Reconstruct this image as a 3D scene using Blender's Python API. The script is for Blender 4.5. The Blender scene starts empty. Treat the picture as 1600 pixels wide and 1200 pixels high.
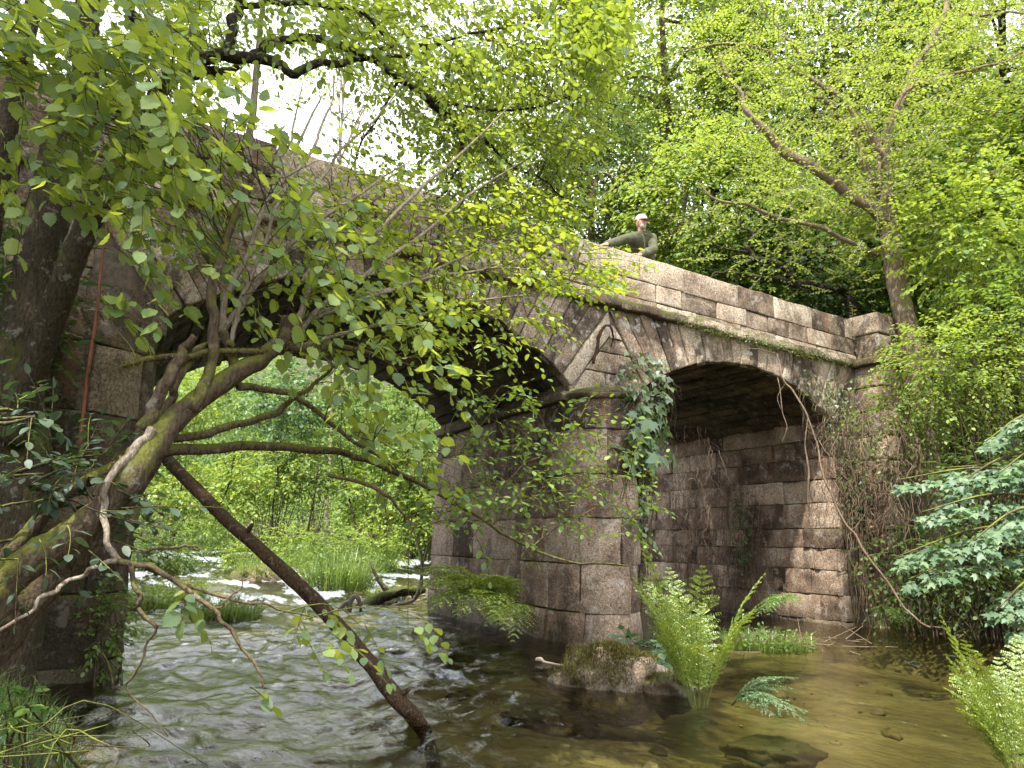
import bpy, math, random
import numpy as np
from math import sin, cos, radians, pi, atan2, sqrt
C = bpy.context.scene
COL = C.collection
R = np.random.default_rng(7)

# ------------------------------------------------------------------ camera
FPX = 1160.0; PITCH = radians(12.3); ROLL = radians(1.5); CH = 1.1
cF = np.array([0, cos(PITCH), sin(PITCH)])
cU0 = np.array([0, -sin(PITCH), cos(PITCH)]); cR0 = np.array([1., 0, 0])
cU = cU0 * cos(ROLL) - cR0 * sin(ROLL); cR = cR0 * cos(ROLL) + cU0 * sin(ROLL)
cam_d = bpy.data.cameras.new("camera"); cam = bpy.data.objects.new("camera", cam_d); COL.objects.link(cam)
cam_d.sensor_width = 36; cam_d.lens = 36 * FPX / 1600; cam_d.clip_start = 0.05; cam_d.clip_end = 2000
from mathutils import Matrix, Vector
cam.matrix_world = Matrix(((cR[0], cU[0], -cF[0], 0), (cR[1], cU[1], -cF[1], 0), (cR[2], cU[2], -cF[2], CH), (0, 0, 0, 1)))
C.camera = cam

# ------------------------------------------------------------------ light
SUN = np.array([-0.22, -0.50, 0.84]); SUN /= np.linalg.norm(SUN)
EXPOSURE = 1.40; SKY = 0.15; SUNP = 4.0
w = bpy.data.worlds.new("World"); C.world = w; w.use_nodes = True
nt = w.node_tree; nt.nodes.clear()
o_ = nt.nodes.new('ShaderNodeOutputWorld'); bg = nt.nodes.new('ShaderNodeBackground'); sk = nt.nodes.new('ShaderNodeTexSky')
sk.sky_type = 'NISHITA'; sk.sun_disc = False
sk.sun_elevation = math.asin(SUN[2]); sk.sun_rotation = atan2(SUN[0], SUN[1])
sk.air_density = 1.2; sk.dust_density = 3.0
# thin white cloud over the blue
tc = nt.nodes.new('ShaderNodeTexCoord'); nz = nt.nodes.new('ShaderNodeTexNoise'); nz.inputs['Scale'].default_value = 1.6; nz.inputs['Detail'].default_value = 6
rp = nt.nodes.new('ShaderNodeValToRGB'); rp.color_ramp.elements[0].position = 0.30; rp.color_ramp.elements[0].color = (.45, .45, .45, 1); rp.color_ramp.elements[1].position = 0.55; rp.color_ramp.elements[1].color = (1, 1, 1, 1)
mx = nt.nodes.new('ShaderNodeMix'); mx.data_type = 'RGBA'; mx.inputs[7].default_value = (9.0, 9.3, 9.8, 1)
nt.links.new(tc.outputs['Generated'], nz.inputs['Vector']); nt.links.new(nz.outputs['Fac'], rp.inputs['Fac']); nt.links.new(rp.outputs['Color'], mx.inputs[0])
nt.links.new(sk.outputs['Color'], mx.inputs[6]); nt.links.new(mx.outputs[2], bg.inputs['Color']); bg.inputs['Strength'].default_value = SKY
nt.links.new(bg.outputs[0], o_.inputs[0])
sd = bpy.data.lights.new("sun", 'SUN'); sd.energy = SUNP; sd.angle = radians(0.8); sd.color = (1, .94, .84)
so = bpy.data.objects.new("sun", sd); COL.objects.link(so)
so.rotation_euler = Vector(SUN).to_track_quat('Z', 'Y').to_euler(); so.location = (0, 0, 30)
C.view_settings.view_transform = 'Standard'; C.view_settings.look = 'None'; C.view_settings.exposure = EXPOSURE; C.view_settings.gamma = 1
C.cycles.max_bounces = 8; C.cycles.diffuse_bounces = 4; C.cycles.glossy_bounces = 3; C.cycles.transmission_bounces = 5; C.cycles.transparent_max_bounces = 8
C.cycles.caustics_reflective = False; C.cycles.caustics_refractive = False
C.cycles.use_denoising = True

# ------------------------------------------------------------------ helpers
def ray(px, py): return cF * FPX + cR * (px - 800) - cU * (py - 600)
def at(px, py, Y):
    r = ray(px, py); return np.array([0, 0, CH]) + r * (Y / r[1])
def water_z(x, y):
    t = (x - P0[0]) * N[0] + (y - P0[1]) * N[1]
    return 0.042 * np.clip(t - 6, 0, 22)
def on_water(px, py):
    r = ray(px, py); o = np.array([0, 0, CH])
    for k in np.linspace(2, 60, 4000):
        p = o + r * (k / r[1])
        if p[2] <= water_z(p[0], p[1]): return p
    return p
# bridge frame: s along the face, t into the bridge, z up
P0 = np.array([1.548, 9.646, 0.0]); A_ = radians(57.5); SKEW = .08
U = np.array([sin(A_), cos(A_), 0]); N = np.array([-cos(A_), sin(A_), 0]); ZU = np.array([0, 0, 1.])
def B(s, t, z):
    s, t, z = np.broadcast_arrays(np.asarray(s, float), np.asarray(t, float), np.asarray(z, float))
    s = s + SKEW * np.maximum(t, 0)
    return P0 + s[..., None] * U + t[..., None] * N + z[..., None] * ZU
def st(x, y):
    dx, dy = x - P0[0], y - P0[1]
    return dx * U[0] + dy * U[1], dx * N[0] + dy * N[1]

def _h(ix, iy, iz, seed):
    n = (ix * 374761393 + iy * 668265263 + iz * 1274126177 + seed * 974634777) & 0xffffffff
    n = ((n ^ (n >> 13)) * 1274126177) & 0xffffffff
    return ((n ^ (n >> 16)) & 0xffff) / 65535.0
def vn(x, y, z=0.0, seed=0):
    x, y, z = np.broadcast_arrays(np.asarray(x, float), np.asarray(y, float), np.asarray(z, float))
    ix, iy, iz = [np.floor(a).astype(np.int64) for a in (x, y, z)]
    fx, fy, fz = x - ix, y - iy, z - iz
    fx, fy, fz = [a * a * (3 - 2 * a) for a in (fx, fy, fz)]
    r = 0
    for a in (0, 1):
        for b in (0, 1):
            for c in (0, 1):
                r = r + _h(ix + a, iy + b, iz + c, seed) * (fx if a else 1 - fx) * (fy if b else 1 - fy) * (fz if c else 1 - fz)
    return r * 2 - 1
def fbm(x, y, z=0.0, oct=4, seed=0):
    r = 0; a = 1; f = 1
    for i in range(oct):
        r = r + a * vn(np.asarray(x) * f, np.asarray(y) * f, np.asarray(z) * f, seed + i); a *= .5; f *= 2.03
    return r
def unit(v): return v / np.maximum(np.linalg.norm(v, axis=-1, keepdims=True), 1e-9)

class G:
    """collects vertices and faces (grouped by corner count) of ONE mesh object"""
    def __init__(s): s.V = []; s.n = 0; s.F = {}; s.r = []; s.uv = []
    def add(s, V, F, rnd=None, uv=None):
        V = np.asarray(V, float).reshape(-1, 3); F = np.asarray(F, np.int64)
        s.V.append(V); s.F.setdefault(F.shape[1], []).append(F + s.n); s.n += len(V)
        s.r.append(np.full(len(V), R.random()) if rnd is None else np.broadcast_to(np.asarray(rnd, float), (len(V),)))
        s.uv.append(np.zeros((len(V), 2)) if uv is None else np.asarray(uv, float))
    def addm(s, V, Fs, rnd=None, uv=None):
        b = s.n; s.add(V, Fs[0], rnd, uv)
        for F in Fs[1:]:
            F = np.asarray(F, np.int64); s.F.setdefault(F.shape[1], []).append(F + b)
    def build(s, name, mat, parent=None, smooth=True):
        V = np.concatenate(s.V)
        if parent is not None:
            p = parent; 
            while p is not None: V = V - np.array(p.location); p = p.parent
        me = bpy.data.meshes.new(name); fs = {k: np.concatenate(v) for k, v in s.F.items()}
        nf = sum(len(f) for f in fs.values()); nl = sum(f.size for f in fs.values())
        me.vertices.add(len(V)); me.vertices.foreach_set('co', V.astype(np.float32).ravel())
        me.loops.add(nl); me.polygons.add(nf)
        me.loops.foreach_set('vertex_index', np.concatenate([f.ravel() for f in fs.values()]).astype(np.int32))
        tot = np.concatenate([np.full(len(f), k) for k, f in fs.items()]); start = np.concatenate([[0], np.cumsum(tot)[:-1]])
        me.polygons.foreach_set('loop_start', start.astype(np.int32)); 
        me.polygons.foreach_set('use_smooth', np.full(nf, smooth))
        me.update(calc_edges=True)
        a = me.attributes.new('rnd', 'FLOAT', 'POINT'); a.data.foreach_set('value', np.concatenate(s.r).astype(np.float32))
        u = me.attributes.new('luv', 'FLOAT_VECTOR', 'POINT'); uv = np.concatenate(s.uv); u.data.foreach_set('vector', np.c_[uv, np.zeros(len(uv))].astype(np.float32).ravel())
        me.materials.append(mat); o = bpy.data.objects.new(name, me); COL.objects.link(o)
        if parent is not None: o.parent = parent
        return o

def tag(o, label=None, cat=None, group=None, kind=None):
    if label: o['label'] = label
    if cat: o['category'] = cat
    if group: o['group'] = group
    if kind: o['kind'] = kind
    return o
def thing(name, label, cat, loc, group=None):
    o = bpy.data.objects.new(name, None); COL.objects.link(o); o.location = [float(a) for a in loc]; o.empty_display_size = .2
    return tag(o, label, cat, group)

def smooth_path(P, n):
    P = np.asarray(P, float); m = len(P)
    if m < 3: 
        t = np.linspace(0, 1, n)[:, None]; return P[0] * (1 - t) + P[-1] * t
    Q = np.vstack([2 * P[0] - P[1], P, 2 * P[-1] - P[-2]]); out = []
    for t in np.linspace(0, m - 1, n):
        i = min(int(t), m - 2); f = t - i; a, b, c, d = Q[i], Q[i + 1], Q[i + 2], Q[i + 3]
        out.append(.5 * (2 * b + (c - a) * f + (2 * a - 5 * b + 4 * c - d) * f * f + (3 * b - a - 3 * c + d) * f ** 3))
    return np.array(out)
def tubes(g, P, r, k=5, rough=0.0, cap=True, rnd=None):
    """batch of tubes. P (n,m,3), r (m,) or (n,m)"""
    P = np.asarray(P, float); n, m, D = P.shape[0], P.shape[1], P.shape[2]
    r = np.broadcast_to(np.asarray(r, float), (n, m))
    T = unit(np.gradient(P, axis=1)); ref = np.where(np.abs(T.mean(1)[:, 2:3]) > .8, [[1., 0, 0]], [[0, 0, 1.]])[:, None, :]
    A = unit(np.cross(T, ref)); Bv = np.cross(T, A)
    th = np.arange(k) * 2 * pi / k
    ring = A[:, :, None] * np.cos(th)[None, None, :, None] + Bv[:, :, None] * np.sin(th)[None, None, :, None]
    rr = r[:, :, None, None]
    if rough: 
        q = P[:, :, None] + ring * .3; nz_ = fbm(q[..., 0] * 9, q[..., 1] * 9, q[..., 2] * 9, 3, 5)[..., None]
        rr = rr * (1 + rough * nz_)
    V = P[:, :, None] + ring * rr
    idx = np.arange(n * m * k).reshape(n, m, k)
    a = idx[:, :-1]; b = idx[:, 1:]
    F = np.stack([a, np.roll(a, -1, 2), np.roll(b, -1, 2), b], -1).reshape(-1, 4)
    rv = np.repeat(R.random(n), m * k) if rnd is None else rnd
    uv = np.stack(np.broadcast_arrays(np.arange(k)[None, None, :] / k, np.linspace(0, 1, m)[None, :, None], ), -1)
    uv = np.broadcast_to(uv, (n, m, k, 2)).reshape(-1, 2)
    if cap and k > 4:
        g.addm(V, [F, idx[:, 0, ::-1].reshape(n, k), idx[:, -1].reshape(n, k)], rv, uv)
    else: g.add(V, F, rv, uv)
def limb(g, pts, r, n=None, k=10, rough=.12, wig=0.0, seed=0):
    """one limb through points with radii r at the points"""
    pts = np.asarray(pts, float); n = n or max(8, len(pts) * 5)
    P = smooth_path(pts, n); rr = np.interp(np.linspace(0, 1, n), np.linspace(0, 1, len(r)), r)
    if wig: 
        q = np.linspace(0, len(pts) * 2.0, n)
        P = P + wig * np.stack([vn(q, 3.1 + seed), vn(q, 7.7 + seed), vn(q, 11.3 + seed)], -1)
    tubes(g, P[None], rr[None], k, rough); return P
def pl(L):  # list of (px,py,Y) -> world points
    return np.array([at(*p) for p in L])

# leaf templates: x along the leaf, y across, z normal
def T_far():
    return (np.array([[0, 0, 0], [.45, .34, .10], [1, 0, -.05], [.45, -.34, .10]]), [np.array([[0, 2, 1], [0, 3, 2]])])
def T_mid():
    return (np.array([[0, 0, 0], [.28, .30, .06], [.68, .29, .05], [1, 0, -.12], [.68, -.29, .05], [.28, -.30, .06]]), [np.array([[0, 3, 2, 1], [0, 5, 4, 3]])])
def T_hazel(wd=.42, serr=.03, droop=.16, tip=.10, n=9):
    xs = np.linspace(0, 1, n + 1); mid = np.c_[xs, 0 * xs, -droop * xs ** 2]; V = [mid]
    for sg in (1, -1):
        prof = wd * np.sin(pi * np.clip(xs, 0, 1) ** .85) ** .62; prof[-1] = 0; prof[0] = 0
        prof[1:-1] += serr * np.where(np.arange(1, n) % 2, 1, -1)
        x2 = xs + .03 * (xs > .2); x2[-1] = 1 + tip
        e = np.c_[x2, sg * prof, -droop * xs ** 2 + .25 * prof * (.6 + .25 * np.sin(xs * 20))]; V.append(e)
    V = np.vstack(V); m = n + 1; F = []
    for i in range(n):
        F.append([i, i + 1, m + i + 1, m + i]); F.append([i, 2 * m + i, 2 * m + i + 1, i + 1])
    return V, [np.array(F)]
def T_oval(wd=.3): return T_hazel(wd, 0.0, .12, .04, 5)
def T_maple():
    pts = []
    for ang, rad in [(-150, .30), (-118, .55), (-95, .36), (-62, .82), (-40, .46), (-22, .62), (0, 1.0), (22, .62), (40, .46), (62, .82), (95, .36), (118, .55), (150, .30)]:
        a = radians(ang); pts.append([.28 + rad * cos(a) * .72, rad * sin(a) * .72, -.12 * rad ** 2 + .03 * ((abs(ang) // 22) % 2)])
    V = np.array([[.28, 0, .03]] + [[0, 0, 0]] + pts); n = len(pts); F = [[0, 2 + i, 3 + i] for i in range(n - 1)] + [[0, 1, 2], [0, n + 1, 1]]
    return V, [np.array(F)]
def T_ivy():
    V = np.array([[0.1, 0, .02], [0, .22, -.03], [.25, .5, -.05], [.45, .26, 0], [1, 0, -.1], [.45, -.26, 0], [.25, -.5, -.05], [0, -.22, -.03]])
    return V, [np.array([[0, 2, 1], [0, 3, 2], [0, 4, 3], [0, 5, 4], [0, 6, 5], [0, 7, 6]])]
TPL = dict(far=T_far(), mid=T_mid(), hazel=T_hazel(), oval=T_oval(), maple=T_maple(), ivy=T_ivy())
def leaves(g, tpl, P, D, Nn, S, rnd=None):
    T, Fs = TPL[tpl]; P = np.asarray(P).reshape(-1, 3); D = unit(np.asarray(D).reshape(-1, 3)); Nn = np.asarray(Nn).reshape(-1, 3)
    n = len(P); Z = unit(Nn - (Nn * D).sum(1, keepdims=True) * D); Y = np.cross(Z, D)
    S = np.broadcast_to(np.asarray(S, float), (n,))
    wv = R.uniform(.85, 1.15, n)
    V = P[:, None] + S[:, None, None] * (T[None, :, 0:1] * D[:, None] + T[None, :, 1:2] * Y[:, None] * wv[:, None, None] + T[None, :, 2:3] * Z[:, None])
    m = len(T); off = (np.arange(n) * m)[:, None, None]
    rv = R.random(n) if rnd is None else np.broadcast_to(rnd, (n,))
    g.addm(V, [(np.asarray(F)[None] + off).reshape(-1, np.asarray(F).shape[1]) for F in Fs], np.repeat(rv, m), np.tile(T[:, :2], (n, 1)))
def shoots(gl, gt, Bp, D, L, k, tpl, size, droop=.25, twig_r=.0016, spread=.9, njit=.4, updir=None):
    """leafy twigs: bases Bp, directions D, lengths L, k leaves each, alternating"""
    n = len(Bp); D = unit(D); L = np.broadcast_to(L, (n,)); up = ZU if updir is None else updir
    tt = np.linspace(0, 1, 6)
    bend = R.normal(0, .12, (n, 3)); bend[:, 2] -= droop
    pt = lambda t: Bp[:, None] + L[:, None, None] * (D[:, None] * t[None, :, None] + bend[:, None] * (t ** 2)[None, :, None])
    if gt is not None: tubes(gt, pt(tt), np.linspace(twig_r * 1.6, twig_r * .6, 6), 3 if twig_r < .003 else 5, cap=False)
    tj = (np.arange(k) + .7) / k; P = pt(tj)
    Dt = unit(D[:, None] + 2 * bend[:, None] * tj[None, :, None])
    S = unit(np.cross(Dt, up + R.normal(0, .15, (n, 1, 3)))); sg = np.where(np.arange(k) % 2, 1, -1)[None, :, None] * np.where(R.random(n) < .5, 1, -1)[:, None, None]
    ld = unit(Dt * .55 + S * sg * spread + R.normal(0, .22, (n, k, 3)) + np.array([0, 0, -.22])); ld[:, -1] = unit(Dt[:, -1] + R.normal(0, .15, (n, 3)))
    nn = up + R.normal(0, njit, (n, k, 3))
    sz = size * R.uniform(.65, 1.2, (n, k)) * (0.75 + .35 * np.sin(pi * tj))[None]
    P = P + ld * sz[..., None] * .18
    leaves(gl, tpl, P, ld, nn, sz.ravel())
    return pt
def sprays(gl, gt, Cn, out, rad, m, tpl, size, tilt=.45, njit=.35, flat=.12):
    """flat leafy sprays round centres Cn, facing up and outward"""
    n = len(Cn); nm = unit(ZU + tilt * out + R.normal(0, .18, (n, 3)))
    Aa = unit(np.cross(nm, R.normal(0, 1, (n, 3)))); Bb = np.cross(nm, Aa); rad = np.broadcast_to(rad, (n,))
    ph = R.uniform(0, 2 * pi, (n, m)); rr = np.sqrt(R.random((n, m)))
    rad_dir = Aa[:, None] * np.cos(ph)[..., None] + Bb[:, None] * np.sin(ph)[..., None]
    P = Cn[:, None] + rad_dir * (rr * rad[:, None])[..., None] + nm[:, None] * R.normal(0, flat, (n, m, 1)) * rad[:, None, None]
    P[..., 2] -= .25 * (rr ** 2) * rad[:, None]
    ld = unit(rad_dir + R.normal(0, .5, (n, m, 3)) + np.array([0, 0, -.25])); nn = nm[:, None] + R.normal(0, njit, (n, m, 3))
    tn = .5 + .55 * vn(Cn[:, 0] * .45, Cn[:, 1] * .45, Cn[:, 2] * .6, 77); tone = np.clip(np.repeat(tn * .6 + R.random(n) * .3, m) + R.random(n * m) * .3 - .1, 0, 1)
    leaves(gl, tpl, P, ld, nn, size * R.uniform(.7, 1.25, n * m), tone)
    if gt is not None:
        q = np.linspace(0, 1, 5)
        nt_ = 3
        d = rad_dir[:, :nt_].reshape(-1, 3); c = np.repeat(Cn, nt_, 0); rd = np.repeat(rad, nt_)
        Pt = c[:, None] - d[:, None] * rd[:, None, None] * .7 + d[:, None] * rd[:, None, None] * 1.5 * q[None, :, None]; Pt[..., 2] -= .12 * rd[:, None] * (q ** 2)[None]
        tubes(gt, Pt, np.linspace(.012, .003, 5), 3, cap=False)

# ------------------------------------------------------------------ materials
class M:
    def __init__(s, name):
        s.m = bpy.data.materials.new(name); s.m.use_nodes = True; s.t = s.m.node_tree; s.t.nodes.clear(); s.out = s.t.nodes.new('ShaderNodeOutputMaterial')
    def n(s, typ, **kw):
        d = s.t.nodes.new(typ)
        for k, v in kw.items():
            if isinstance(k, str) and k in ('data_type', 'blend_type', 'operation', 'attribute_name', 'distribution', 'feature', 'musgrave_type', 'mode'): setattr(d, k, v)
            else:
                i = {'Fac': 'Fac'}.get(k, k.replace('_', ' '))
                s.set(d.inputs[i], v)
        return d
    def set(s, inp, v):
        if hasattr(v, 'links') and hasattr(v, 'is_output'): s.t.links.new(v, inp)
        elif isinstance(v, (tuple, list)) and len(v) == 3 and inp.type == 'RGBA': inp.default_value = (*v, 1)
        else: inp.default_value = v
    def mix(s, f, a, b, bt='MIX'):
        d = s.t.nodes.new('ShaderNodeMix'); d.data_type = 'RGBA'; d.blend_type = bt; s.set(d.inputs[0], f); s.set(d.inputs[6], a); s.set(d.inputs[7], b); return d.outputs[2]
    def math(s, op, a, b=0.0, clamp=False):
        d = s.t.nodes.new('ShaderNodeMath'); d.operation = op; d.use_clamp = clamp; s.set(d.inputs[0], a); s.set(d.inputs[1], b); return d.outputs[0]
    def noise(s, vec, scale, detail=4, rough=.5, dist=0):
        d = s.t.nodes.new('ShaderNodeTexNoise'); s.set(d.inputs['Vector'], vec); d.inputs['Scale'].default_value = scale; d.inputs['Detail'].default_value = detail; d.inputs['Roughness'].default_value = rough; d.inputs['Distortion'].default_value = dist; return d.outputs['Fac']
    def ramp(s, f, stops):
        d = s.t.nodes.new('ShaderNodeValToRGB'); e = d.color_ramp.elements
        while len(e) < len(stops): e.new(.5)
        for i, (p, c) in enumerate(stops):
            e[i].position = p; e[i].color = (*c, 1) if isinstance(c, tuple) else (c, c, c, 1)
        s.set(d.inputs[0], f); return d.outputs[0]
    def pos(s, sc=None):
        g = s.t.nodes.new('ShaderNodeNewGeometry').outputs['Position']
        if sc is None: return g
        mp = s.t.nodes.new('ShaderNodeMapping'); mp.inputs['Scale'].default_value = sc; s.t.links.new(g, mp.inputs['Vector']); return mp.outputs[0]
    def attr(s, name, o='Fac'):
        d = s.t.nodes.new('ShaderNodeAttribute'); d.attribute_name = name; return d.outputs[o]
    def normal_z(s):
        g = s.t.nodes.new('ShaderNodeNewGeometry').outputs['Normal']; x = s.t.nodes.new('ShaderNodeSeparateXYZ'); s.t.links.new(g, x.inputs[0]); return x.outputs[2]
    def pos_z(s):
        x = s.t.nodes.new('ShaderNodeSeparateXYZ'); s.t.links.new(s.pos(), x.inputs[0]); return x.outputs[2]
    def bump(s, h, strength=.5, dist=.02, nrm=None):
        d = s.t.nodes.new('ShaderNodeBump'); d.inputs['Strength'].default_value = strength; d.inputs['Distance'].default_value = dist; s.set(d.inputs['Height'], h)
        if nrm is not None: s.set(d.inputs['Normal'], nrm)
        return d.outputs[0]
    def principled(s, col, rough=.8, nrm=None, spec=.3):
        d = s.t.nodes.new('ShaderNodeBsdfPrincipled'); s.set(d.inputs['Base Color'], col); s.set(d.inputs['Roughness'], rough); d.inputs['Specular IOR Level'].default_value = spec
        if nrm is not None: s.set(d.inputs['Normal'], nrm)
        s.t.links.new(d.outputs[0], s.out.inputs[0]); return d

def leaf_mat(name, dark, mid, lite, trans=(.35, .5, .03), tr=.5, gloss=.06, rough=.38, veins=False):
    adj = lambda c, b=.11: (c[0] * 1.0 + .06 * c[1], c[1] * .95, c[2] + b * c[1]); dark, mid, lite, trans = adj(dark), adj(mid), adj(lite), adj(trans, .05)
    m = M(name); a = m.attr('rnd'); col = m.ramp(a, [(0, dark), (.5, mid), (1, lite)])
    pn = m.noise(m.pos(), .55, 2); col = m.mix(m.math('MULTIPLY', pn, .5), col, m.mix(1, col, (1.25, 1.1, .6), 'MULTIPLY'))
    nrm = None
    if veins:
        uv = m.attr('luv', 'Vector'); x = m.t.nodes.new('ShaderNodeSeparateXYZ'); m.t.links.new(uv, x.inputs[0])
        ay = m.math('ABSOLUTE', x.outputs[1]); ph = m.math('SUBTRACT', x.outputs[0], m.math('MULTIPLY', ay, .75))
        sn = m.math('SINE', m.math('MULTIPLY', ph, 62.0)); v = m.math('POWER', m.math('MULTIPLY', m.math('ADD', sn, 1), .5), 6.0)
        mid_ = m.math('LESS_THAN', ay, .012); v2 = m.math('MAXIMUM', v, mid_)
        col = m.mix(m.math('MULTIPLY', v2, .35), col, m.mix(1, col, (.45, .6, .4), 'MULTIPLY'))
        nrm = m.bump(m.math('MULTIPLY', v2, -1), .35, .01)
    tcol = m.mix(1, m.mix(.5, col, lite), (*[c * 3.2 for c in trans],), 'MULTIPLY'); tcol = m.mix(.55, tcol, trans)
    d = m.t.nodes.new('ShaderNodeBsdfDiffuse'); m.set(d.inputs[0], col)
    tl = m.t.nodes.new('ShaderNodeBsdfTranslucent'); m.set(tl.inputs[0], tcol)
    gl = m.t.nodes.new('ShaderNodeBsdfGlossy'); gl.inputs['Roughness'].default_value = rough; m.set(gl.inputs[0], (.9, .95, 1.0))
    if nrm is not None:
        for q in (d, tl, gl): m.set(q.inputs['Normal'], nrm)
    s1 = m.t.nodes.new('ShaderNodeMixShader'); s1.inputs[0].default_value = tr; m.t.links.new(d.outputs[0], s1.inputs[1]); m.t.links.new(tl.outputs[0], s1.inputs[2])
    s2 = m.t.nodes.new('ShaderNodeMixShader'); s2.inputs[0].default_value = gloss; m.t.links.new(s1.outputs[0], s2.inputs[1]); m.t.links.new(gl.outputs[0], s2.inputs[2])
    m.t.links.new(s2.outputs[0], m.out.inputs[0]); return m.m

def bark_mat(name, a, b, moss=.5, mosscol=(.11, .13, .02), sc=1.0, pale=0.0):
    m = M(name); p = m.pos(); n1 = m.noise(p, 14 * sc, 6, .65); n2 = m.noise(m.pos((6, 6, 1.5)), 12 * sc, 4, .6); n3 = m.noise(p, 5 * sc, 5, .6)
    col = m.ramp(n2, [(.3, a), (.68, b)])
    col = m.mix(m.math('MULTIPLY', m.ramp(n1, [(.58, 0.), (.64, 1.)]), .3 + pale), col, (.34, .33, .28))
    ms = m.math('ADD', m.math('MULTIPLY', m.normal_z(), .28), n3); f = m.ramp(ms, [(.62 - .25 * moss, 0.), (.80 - .25 * moss, 1.)])
    f = m.math('MULTIPLY', f, 1.0 if moss > 0 else 0.0)
    mc = m.mix(m.noise(p, 60, 3), mosscol, tuple(c * 2.0 for c in mosscol)); col = m.mix(f, col, mc)
    h = m.math('ADD', n2, m.math('MULTIPLY', m.noise(p, 70, 3), .5)); m.principled(col, .9, m.bump(h, .8, .02), .15); return m.m

def stone_mat(name, dark=(.075, .055, .04), mid=(.21, .16, .115), lite=(.37, .30, .23), lich=.5, stain=.5, moss=.5, speck=.65):
    m = M(name); p = m.pos(); r = m.attr('rnd')
    n2 = m.noise(p, 2.2, 8, .62); v = m.math('ADD', n2, m.math('MULTIPLY', m.math('SUBTRACT', r, .5), .34))
    col = m.ramp(v, [(.30, dark), (.50, mid), (.70, lite)])
    sp = m.noise(p, 52, 4, .75); col = m.mix(speck, col, m.mix(1, col, m.ramp(sp, [(.36, .12), (.5, .95), (.64, 1.9)]), 'MULTIPLY'))
    sp2 = m.noise(p, 28, 3, .6); col = m.mix(.5, col, m.mix(1, col, m.ramp(sp2, [(.35, .55), (.6, 1.25)]), 'MULTIPLY'))
    l1 = m.noise(p, 7.5, 6, .62); col = m.mix(m.math('MULTIPLY', m.ramp(l1, [(.56, 0.), (.62, 1.)]), lich), col, (.46, .42, .37))
    l2 = m.noise(m.pos((1, 1, .45)), 3.1, 8, .7); col = m.mix(m.math('MULTIPLY', m.ramp(l2, [(.55, 0.), (.64, 1.)]), stain), col, (.035, .028, .022))
    # rusty run-off stains
    l4 = m.noise(m.pos((1.2, 1.2, .3)), 4.2, 5, .6); col = m.mix(m.math('MULTIPLY', m.ramp(l4, [(.56, 0.), (.70, 1.)]), .45), col, (.20, .105, .055))
    nz_ = m.math('ADD', m.math('MULTIPLY', m.normal_z(), .45), m.noise(p, 3.3, 6, .65)); f = m.ramp(nz_, [(.78 - .2 * moss, 0.), (.90 - .2 * moss, 1.)])
    col = m.mix(m.math('MULTIPLY', f, .85), col, m.mix(m.noise(p, 50, 3), (.05, .06, .012), (.12, .13, .03)))
    wet = m.ramp(m.pos_z(), [(0.0, 1.), (.35, 0.)])
    col = m.mix(m.math('MULTIPLY', wet, .6), col, (.05, .04, .025))
    h = m.math('ADD', m.math('MULTIPLY', sp2, .6), m.math('ADD', m.math('MULTIPLY', sp, .35), l1))
    m.principled(col, m.math('SUBTRACT', .92, m.math('MULTIPLY', wet, .5)), m.bump(h, .9, .02), .2); return m.m

def plain(name, col, rough=.8, var=.3, sc=20, bump=.3, spec=.3):
    m = M(name); p = m.pos(); n = m.noise(p, sc, 5, .6)
    c = m.ramp(n, [(.3, tuple(x * (1 - var) for x in col)), (.7, tuple(min(1, x * (1 + var)) for x in col))]); m.principled(c, rough, m.bump(n, bump, .01), spec); return m.m

ST_wall = stone_mat('granite_wall', mid=(.25, .19, .135), lite=(.43, .35, .265), lich=.7, stain=.8, moss=.5)
ST_para = stone_mat('granite_parapet', mid=(.26, .20, .145), lite=(.43, .35, .265), lich=.35, stain=.3, moss=.35)
ST_pier = stone_mat('granite_pier', dark=(.065, .046, .034), mid=(.22, .155, .112), lite=(.37, .285, .215), lich=.4, stain=.5, moss=.3)
ST_soff = stone_mat('granite_vault', dark=(.03, .024, .02), mid=(.065, .05, .04), lite=(.14, .11, .085), lich=.15, stain=.7, moss=0)  # vault shade put into the colour: a darker granite for the undersides
ST_left = stone_mat('dark_mossy_granite', dark=(.035, .028, .018), mid=(.095, .072, .045), lite=(.19, .15, .10), lich=.15, stain=.7, moss=.7)  # darker, mossier granite of the left pier
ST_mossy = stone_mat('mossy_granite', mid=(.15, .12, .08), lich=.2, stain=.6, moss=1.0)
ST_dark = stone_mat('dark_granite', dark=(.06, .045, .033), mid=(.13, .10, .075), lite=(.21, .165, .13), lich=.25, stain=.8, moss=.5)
MORTAR = plain('mortar', (.13, .10, .075), .95, .5, 12)
BK_moss = bark_mat('mossy_bark', (.035, .025, .016), (.12, .09, .06), .45, (.075, .078, .016))
BK_oldm = bark_mat('old_mossy_bark', (.02, .015, .01), (.07, .055, .035), .3, (.05, .052, .012))
BK_dark = bark_mat('dark_bark', (.010, .008, .006), (.045, .034, .026), .35, (.05, .06, .015))
BK_pale = bark_mat('pale_bark', (.13, .10, .075), (.33, .28, .215), -.15, (.14, .15, .04), 1.2, .2)
BK_brown = bark_mat('brown_bark', (.05, .035, .024), (.16, .115, .075), .1, (.09, .085, .025), 1.0, .1)
BK_lich = bark_mat('lichened_bark', (.09, .065, .045), (.24, .18, .125), .3, (.13, .13, .04), 1.0, .25)
BK_log = bark_mat('log_bark', (.018, .011, .007), (.10, .062, .036), -.1, (.13, .10, .03), 1.4, .05)
BK_twig = bark_mat('twig_bark', (.035, .026, .018), (.10, .075, .05), .2)
BK_dry = bark_mat('dry_vine', (.09, .06, .04), (.22, .16, .11), 0)
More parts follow.
